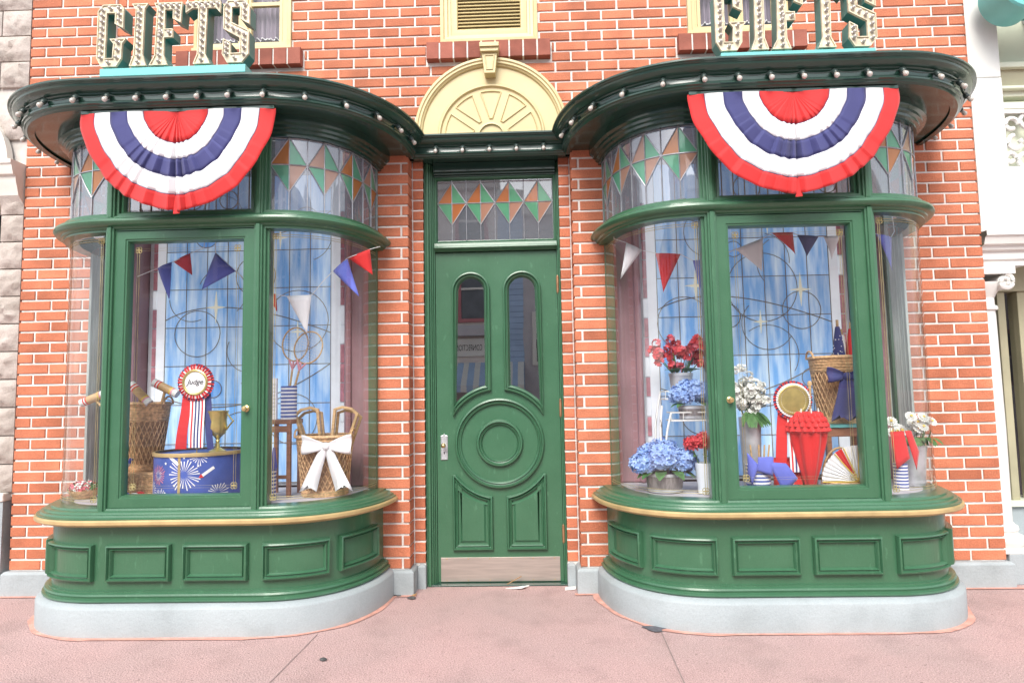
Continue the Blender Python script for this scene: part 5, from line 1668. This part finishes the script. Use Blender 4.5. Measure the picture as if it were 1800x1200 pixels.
q = B(); q.box(-1.4, -.165, .35, .45, .0, 2.6); obj('recess', q, 'dark_room', lb)
q = B(); q.box(-6.5, -.62, -.01, .3, .0, 2.47); q.box(-6.5, -1.3, .0, .3, 2.47, 4.7); obj('side_wall', q, 'ledge_paint', lb)
for i in range(4):
    q = B(); x = -1.2-1.3*i
    q.frame(rect(x-.45, x+.35, .7, 2.3), [(0, -.011), (0, -.05), (.08, -.05), (.09, -.02)]); f = obj('side_window_frame', q, 'white_paint', lb)
    q = B(); q.add([(x-.37, -.018, .78), (x+.27, -.018, .78), (x+.27, -.018, 2.22), (x-.37, -.018, 2.22)], [(0, 1, 2, 3)]); obj('pane', q, 'house_grey', f)
q = B(); q.box(-.245, -.20, .10, .2, .63, 2.47); obj('side_post', q, 'tan_paint', lb)
q = B()
for i in range(5):
    q.tube([(-.20+.03*math.sin(2*PI*u*1.2), .05, 1.55+.055*i+.05*u) for u in [j/10 for j in range(11)]], .008, 6)
obj('gilt_scroll', q, 'gold', lb, smooth=60)

# ================================================================== right neighbour: white and pale green shop
rb = thing('white_building', 'white and pale green shop with ionic column right of the brick front', 'building', (3.04, 0, 0))
q = B(); q.box(.008, .205, -.01, .3, 2.13, 3.12); q.box(.008, .205, -.006, .3, 3.126, 4.7); obj('pilaster', q, 'white_paint', rb, bevel=.004)
q = B(); q.box(.2, 2.2, .12, .3, 2.13, 4.7); q.box(2.2, 7, .0, .3, 0, 4.7); obj('wall', q, 'pale_green_paint', rb)
for i in range(3):
    q = B(); x = 3.0+1.4*i
    q.frame(rect(x-.4, x+.4, .8, 2.4), [(0, .001), (0, -.05), (.08, -.05), (.09, -.01)]); f = obj('side_window_frame', q, 'white_paint', rb)
    q = B(); q.add([(x-.33, -.008, .87), (x+.33, -.008, .87), (x+.33, -.008, 2.33), (x-.33, -.008, 2.33)], [(0, 1, 2, 3)]); obj('pane', q, 'house_grey', f)
for z0, z1, y in ((3.20, 3.235, .02), (3.235, 3.25, .05), (3.055, 3.075, .01), (3.02, 3.055, .05), (2.93, 2.95, .03), (2.95, 2.985, .05)):
    q = B(); q.box(.205, 2.2, y, .13, z0, z1); obj('band', q, 'pale_green_paint', rb, bevel=.004)
q = B(); q.box(.205, 2.2, .055, .13, 3.075, 3.2); obj('frieze', q, 'tan_paint', rb)
# pierced fretwork bracket
q = B()
for x, z, r, a0, a1 in ((.29, 2.84, .045, 0, 300), (.40, 2.86, .06, 60, 360), (.31, 2.72, .05, 100, 400), (.43, 2.72, .05, 0, 280), (.27, 2.62, .035, 0, 320), (.36, 2.60, .05, 40, 330), (.53, 2.84, .07, 0, 320), (.55, 2.68, .06, 30, 360)):
    q.tube([(x+r*(1-.35*u)*math.cos(R(a0+(a1-a0)*u)), .06, z+r*(1-.35*u)*math.sin(R(a0+(a1-a0)*u))) for u in [i/18 for i in range(19)]], .015, 7)
q.box(.205, .232, .035, .12, 2.45, 2.93); q.box(.205, .8, .035, .12, 2.905, 2.93)
obj('fretwork', q, 'white_paint', rb, smooth=50)
P = [(.205, 2.13), (.36, 2.13)]+[(.36+.02+.55*(1-math.cos(R(a_))), 2.13+.5*math.sin(R(a_))) for a_ in range(0, 60, 6)]+[(.205, 2.56)]
q = B(); q.prism(P, .03, .13); obj('spandrel', q, 'white_paint', rb)
q = B(); L = [[(x, y, z) for y, z in ((.3, 1.925), (.03, 1.925), (.03, 1.955), (.015, 1.965), (.015, 2.01), (-.01, 2.02), (-.015, 2.04), (-.04, 2.05), (-.055, 2.09), (-.07, 2.10), (-.07, 2.13), (.3, 2.135))] for x in (-.003, .25)]
L.append([(.25+(.07-y*.9 if y < .2 else .05), y, z) for _, y, z in [(0, p[1], p[2]) for p in L[0]]])
q.loops(L, False); obj('entablature', q, 'white_paint', rb, smooth=25)
cx_, cy_ = .075, .15
q = B(); q.lathe([(.078, .345), (.082, .9), (.076, 1.62), (.074, 1.655), (.088, 1.66), (.090, 1.672), (.086, 1.682), (.074, 1.69), (.073, 1.735)], 40, (cx_, cy_, 0)); obj('column', q, 'white_paint', rb, smooth=35)
q = B(); q.lathe([(.118, .205), (.135, .225), (.138, .25), (.125, .27), (.105, .278), (.100, .29), (.108, .305), (.104, .325), (.088, .335), (.080, .35)], 40, (cx_, cy_, 0)); q.box(cx_-.15, cx_+.15, cy_-.15, cy_+.15, .18, .206); obj('column_base', q, 'white_paint', rb, smooth=35)
q = B(); q.lathe([(.073, 1.735), (.085, 1.76), (.110, 1.80), (.118, 1.83)], 32, (cx_, cy_, 0)); q.box(cx_-.14, cx_+.14, cy_-.13, cy_+.13, 1.875, 1.925)
for s in (-1, 1):
    q.tube([(cx_+s*.085+(.052*(1-u*.8))*math.cos(R(90+s*-540*u)), cy_-.115, 1.825+(.052*(1-u*.8))*math.sin(R(90+s*-540*u))) for u in [i/30 for i in range(31)]], .013, 6)
    q.tube([(cx_+s*.085, cy_-.11, 1.825), (cx_+s*.085, cy_+.1, 1.825)], .045, 14)
obj('capital', q, 'white_paint', rb, smooth=45)
q = B(); q.box(.03, 2.2, .0, .6, 0, .18); obj('plinth', q, 'plinth_paint', rb, bevel=.006)
q = B(); q.box(.30, 2.2, .58, .8, .12, .36); obj('window_base', q, 'plinth_paint', rb)
q = B(); q.box(.30, 2.2, .55, .8, .36, .40); obj('window_sill', q, 'pale_green_paint', rb)
for x0, x1 in ((.482, .535), (.62, .70), (1.2, 1.3)):
    q = B(); q.box(x0, x1, .58, .68, .40, 1.84); obj('post', q, 'tan_paint', rb, bevel=.004)
q = B(); q.box(.0, 2.2, .56, .7, 1.84, 2.6); obj('lintel', q, 'tan_paint', rb)
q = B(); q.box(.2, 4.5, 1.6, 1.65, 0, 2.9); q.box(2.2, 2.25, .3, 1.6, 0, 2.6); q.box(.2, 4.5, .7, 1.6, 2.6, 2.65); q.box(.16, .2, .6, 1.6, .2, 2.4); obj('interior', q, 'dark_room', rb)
q = B(); q.box(.42, .72, 1.0, 1.1, .40, 1.0); obj('counter', q, 'brown_wood', rb)
q = B(); q.lathe([(.0, .10), (.04, .09), (.10, .0), (.095, 0), (0, .06)], 20, (.66, .95, 1.72)); o = obj('lamp_shade', q, 'amber_lamp', rb, smooth=40)
q = B(); q.add([(.3, .63, .4), (2.2, .63, .4), (2.2, .63, 1.84), (.3, .63, 1.84)], [(0, 1, 2, 3)]); obj('shop_pane', q, 'glass', rb)
t = thing('round_sign', 'turquoise round-ended projecting sign at the top right corner', 'sign', (3.225, -.30, 3.555))
q = B(); q.lathe_y([(.155, -.2), (.155, .0), (.145, .012), (.125, .014), (.118, .004), (.110, .006), (.104, -.004)], 48); obj('ring', q, 'turquoise_paint', t, smooth=35)
q = B(); q.lathe_y([(.106, -.2), (.106, -.01), (0, -.008)], 40); obj('face', q, 'pale_green_paint', t)
q = B(); q.box(.05, .62, .02, .2, -.125, .16); obj('body', q, 'teal_paint', t, bevel=.01)
q = B(); q.tube([(.0, .05, 0), (.0, .31, 0)], .03, 8); q.tube([(.3, .05, 0), (.3, .43, 0)], .03, 8); obj('bracket', q, 'zinc', t)

# ================================================================== across the street (seen mirrored in the panes)
YO = -14.04
def house(x0, x1, h_, m_, label, wins, trim='white_paint', boards=False):
    t = thing('house_front', label, 'building', ((x0+x1)/2, YO, 0), 'shop fronts across the street')
    w_ = (x1-x0)/2
    q = B(); q.box(-w_, w_, -4, 0, 0, h_); obj('wall', q, m_, t)
    q = B(); q.box(-w_-.05, w_+.05, -.2, .25, h_-.35, h_); obj('cornice', q, trim, t, bevel=.03)
    if boards:
        q = B()
        for i in range(int(h_/.16)): q.add([(-w_, .002, i*.16), (w_, .002, i*.16), (w_, .022, i*.16+.01), (-w_, .022, i*.16+.01)], [(0, 1, 2, 3)]); q.add([(-w_, .022, i*.16+.01), (w_, .022, i*.16+.01), (w_, .002, i*.16+.16), (-w_, .002, i*.16+.16)], [(0, 1, 2, 3)])
        obj('clapboards', q, m_, t)
    for cx2, z0, ww, hh, tr in wins:
        q = B(); P = rect(cx2-ww/2, cx2+ww/2, z0, z0+hh)
        L = [[(x, y, z) for x, z in inset(P, d)] for d, y in ((0, .01), (0, .08), (.10, .08), (.10, .02))]
        q.loops(L, True); f = obj('window_frame', q, tr, t)
        q = B(); q.add([(cx2-ww/2+.05, .03, z0+.05), (cx2+ww/2-.05, .03, z0+.05), (cx2+ww/2-.05, .03, z0+hh-.05), (cx2-ww/2+.05, .03, z0+hh-.05)], [(0, 1, 2, 3)]); obj('pane', q, 'window_dark', f)
        q = B(); q.box(cx2-ww/2+.05, cx2+ww/2-.05, .03, .07, z0+hh*.5-.03, z0+hh*.5+.03); obj('sash_bar', q, 'white_paint', f)
    return t
def awning(t, x0, x1, z0, z1, out):
    q = B(); n = int((x1-x0)/.16)
    for i in range(n):
        a_, b_ = x0+(x1-x0)*i/n, x0+(x1-x0)*(i+1)/n
        q.add([(a_, out, z0), (b_, out, z0), (b_, .03, z1), (a_, .03, z1)], [(0, 1, 2, 3)], i % 2)
        q.add([(a_, out, z0), (b_, out, z0), (b_, out, z0-.18), (a_, out, z0-.18)], [(0, 1, 2, 3)], i % 2)
    obj('awning', q, ['house_blue', 'white_paint'], t)
t = house(-6.2, -.65, 7.4, 'house_cream', 'cream confectionery front across the street, mirrored in the left door pane', [(2.05, 3.25, .95, 1.9, 'house_pink'), (.4, 3.25, .95, 1.9, 'house_pink'), (-1.3, 3.25, .95, 1.9, 'house_pink'), (2.0, 5.5, .9, 1.3, 'house_pink'), (0, 5.5, .9, 1.3, 'house_pink')])
q = B(); q.box(-2.3, 2.75, .0, .10, 2.28, 2.78); sb = obj('sign_board', q, 'white_paint', t)
text_mesh('lettering', 'CONFECTIONERY', .24, 'dark_frame', sb, (1.785, .104, 2.51), rot=(PI/2, 0, PI), wx=.50)
q = B(); q.box(-2.775, 2.775, 0, .3, 2.85, 3.05); q.box(-2.775, 2.775, 0, .2, 3.05, 3.15); obj('string_course', q, 'house_grey', t)
awning(t, -2.6, 2.7, 1.45, 2.1, 1.0)
t = house(-.65, .02, 7.0, 'house_blue', 'narrow blue clapboard front across the street, mirrored in the right door pane', [], boards=True)
awning(t, -.32, .32, 1.45, 2.1, .8)
t = house(.02, 6.4, 6.6, 'house_grey', 'grey front with pale shutters across the street, mirrored in the right bay', [(-2.6, 2.0, .7, 1.5, 'white_paint'), (-1.2, 2.0, .9, 1.5, 'white_paint'), (.8, 2.0, .9, 1.5, 'white_paint'), (-1.2, 4.2, .9, 1.4, 'white_paint'), (.8, 4.2, .9, 1.4, 'white_paint'), (2.3, 2.0, .8, 1.5, 'white_paint')])
house(-15, -6.2, 6.2, 'house_blue', 'wide blue clapboard front across the street, mirrored in the left bay', [(x, z_, 1.0, 1.6, 'white_paint') for x in (-3, -1, 1, 3) for z_ in (1.2, 3.9)], boards=True)
house(6.4, 16, 7.2, 'house_cream', 'wide cream front across the street, mirrored at the far right glass', [(x, z_, 1.0, 1.6, 'house_pink') for x in (-3, -1, 1, 3) for z_ in (1.2, 4.2)])

# ================================================================== small things on the ground
def flat_poly(name, P, h_, mname, loc, label, cat, rot=0):
    q = B(); n = len(P)
    q.add([(x, y, z) for x, y, z in P]+[(x, y, z+h_) for x, y, z in P], [tuple(range(n-1, -1, -1)), tuple(range(n, 2*n))]+[(i, (i+1) % n, n+(i+1) % n, n+i) for i in range(n)])
    o = obj(name, q, mname, loc=loc); o.rotation_euler = (0, 0, rot); tag(o, label, cat); return o
flat_poly('paper_scrap', [(-.07, 0, .001), (-.02, -.02, .004), (.03, -.03, .010), (.06, -.015, .018), (.05, .01, .004), (.075, .02, .012), (.0, .02, .003)], .003, 'paper', (.125, .02, 0), 'torn white paper scrap lying before the door', 'paper')
flat_poly('paper_scrap', [(-.03, -.015, .001), (.035, -.012, .005), (.038, .015, .008), (-.028, .016, .003)], .008, 'paper', (.446, -.01, 0), 'small white carton scrap by the right door jamb', 'paper')
flat_poly('wood_chip', [(-.05, -.004, .002), (.05, .010, .05), (.052, .016, .052), (-.045, .004, .004)], .004, 'dry_leaf', (.10, .085, 0), 'pale wood sliver leaning on the kick plate', 'sliver')
flat_poly('fallen_leaf', [(-.03, 0, .002), (-.01, -.012, .006), (.03, -.004, .012), (.01, .014, .008)], .002, 'dry_leaf', (-.487, -.125, 0), 'small dry brown leaf by the left door pier', 'leaf', 1.0)
q = B(); P = [(.055*(1+.25*math.sin(3*a_)+.2*math.cos(5*a_))*math.cos(a_), .042*(1+.25*math.sin(3*a_))*math.sin(a_)) for a_ in [2*PI*i/18 for i in range(18)]]
q.add([(x, y, .0055) for x, y in P], [tuple(range(18))]); o = obj('asphalt_patch', q, 'asphalt_patch', loc=(.835, -.69, 0)); struct(o)
for i, (x, y, s, lb_) in enumerate(((-.598, -.108, .012, 'left of two dark pebbles against the left bay plinth'), (-.575, -.118, .013, 'right of two dark pebbles against the left bay plinth'), (-.49, -.165, .022, 'flat dark pebble near the dry leaf'), (-.727, -1.052, .017, 'lone dark pebble on open pavement before the left bay'))):
    q = B(); q.lathe([(s*math.sin(PI*k/6)*(1+.1*math.sin(k*2+i)), s*.35-s*.35*math.cos(PI*k/6)) for k in range(7)], 9, wob=lambda u: .15*math.sin(u*2*PI*2+i))
    tag(obj('pebble', q, 'pebble', smooth=60, loc=(x, y, .0)), lb_, 'pebble', 'dark pebbles')
for o in list(COL.objects):
    if o.parent is None and 'label' in o: o['kind'] = 'thing'
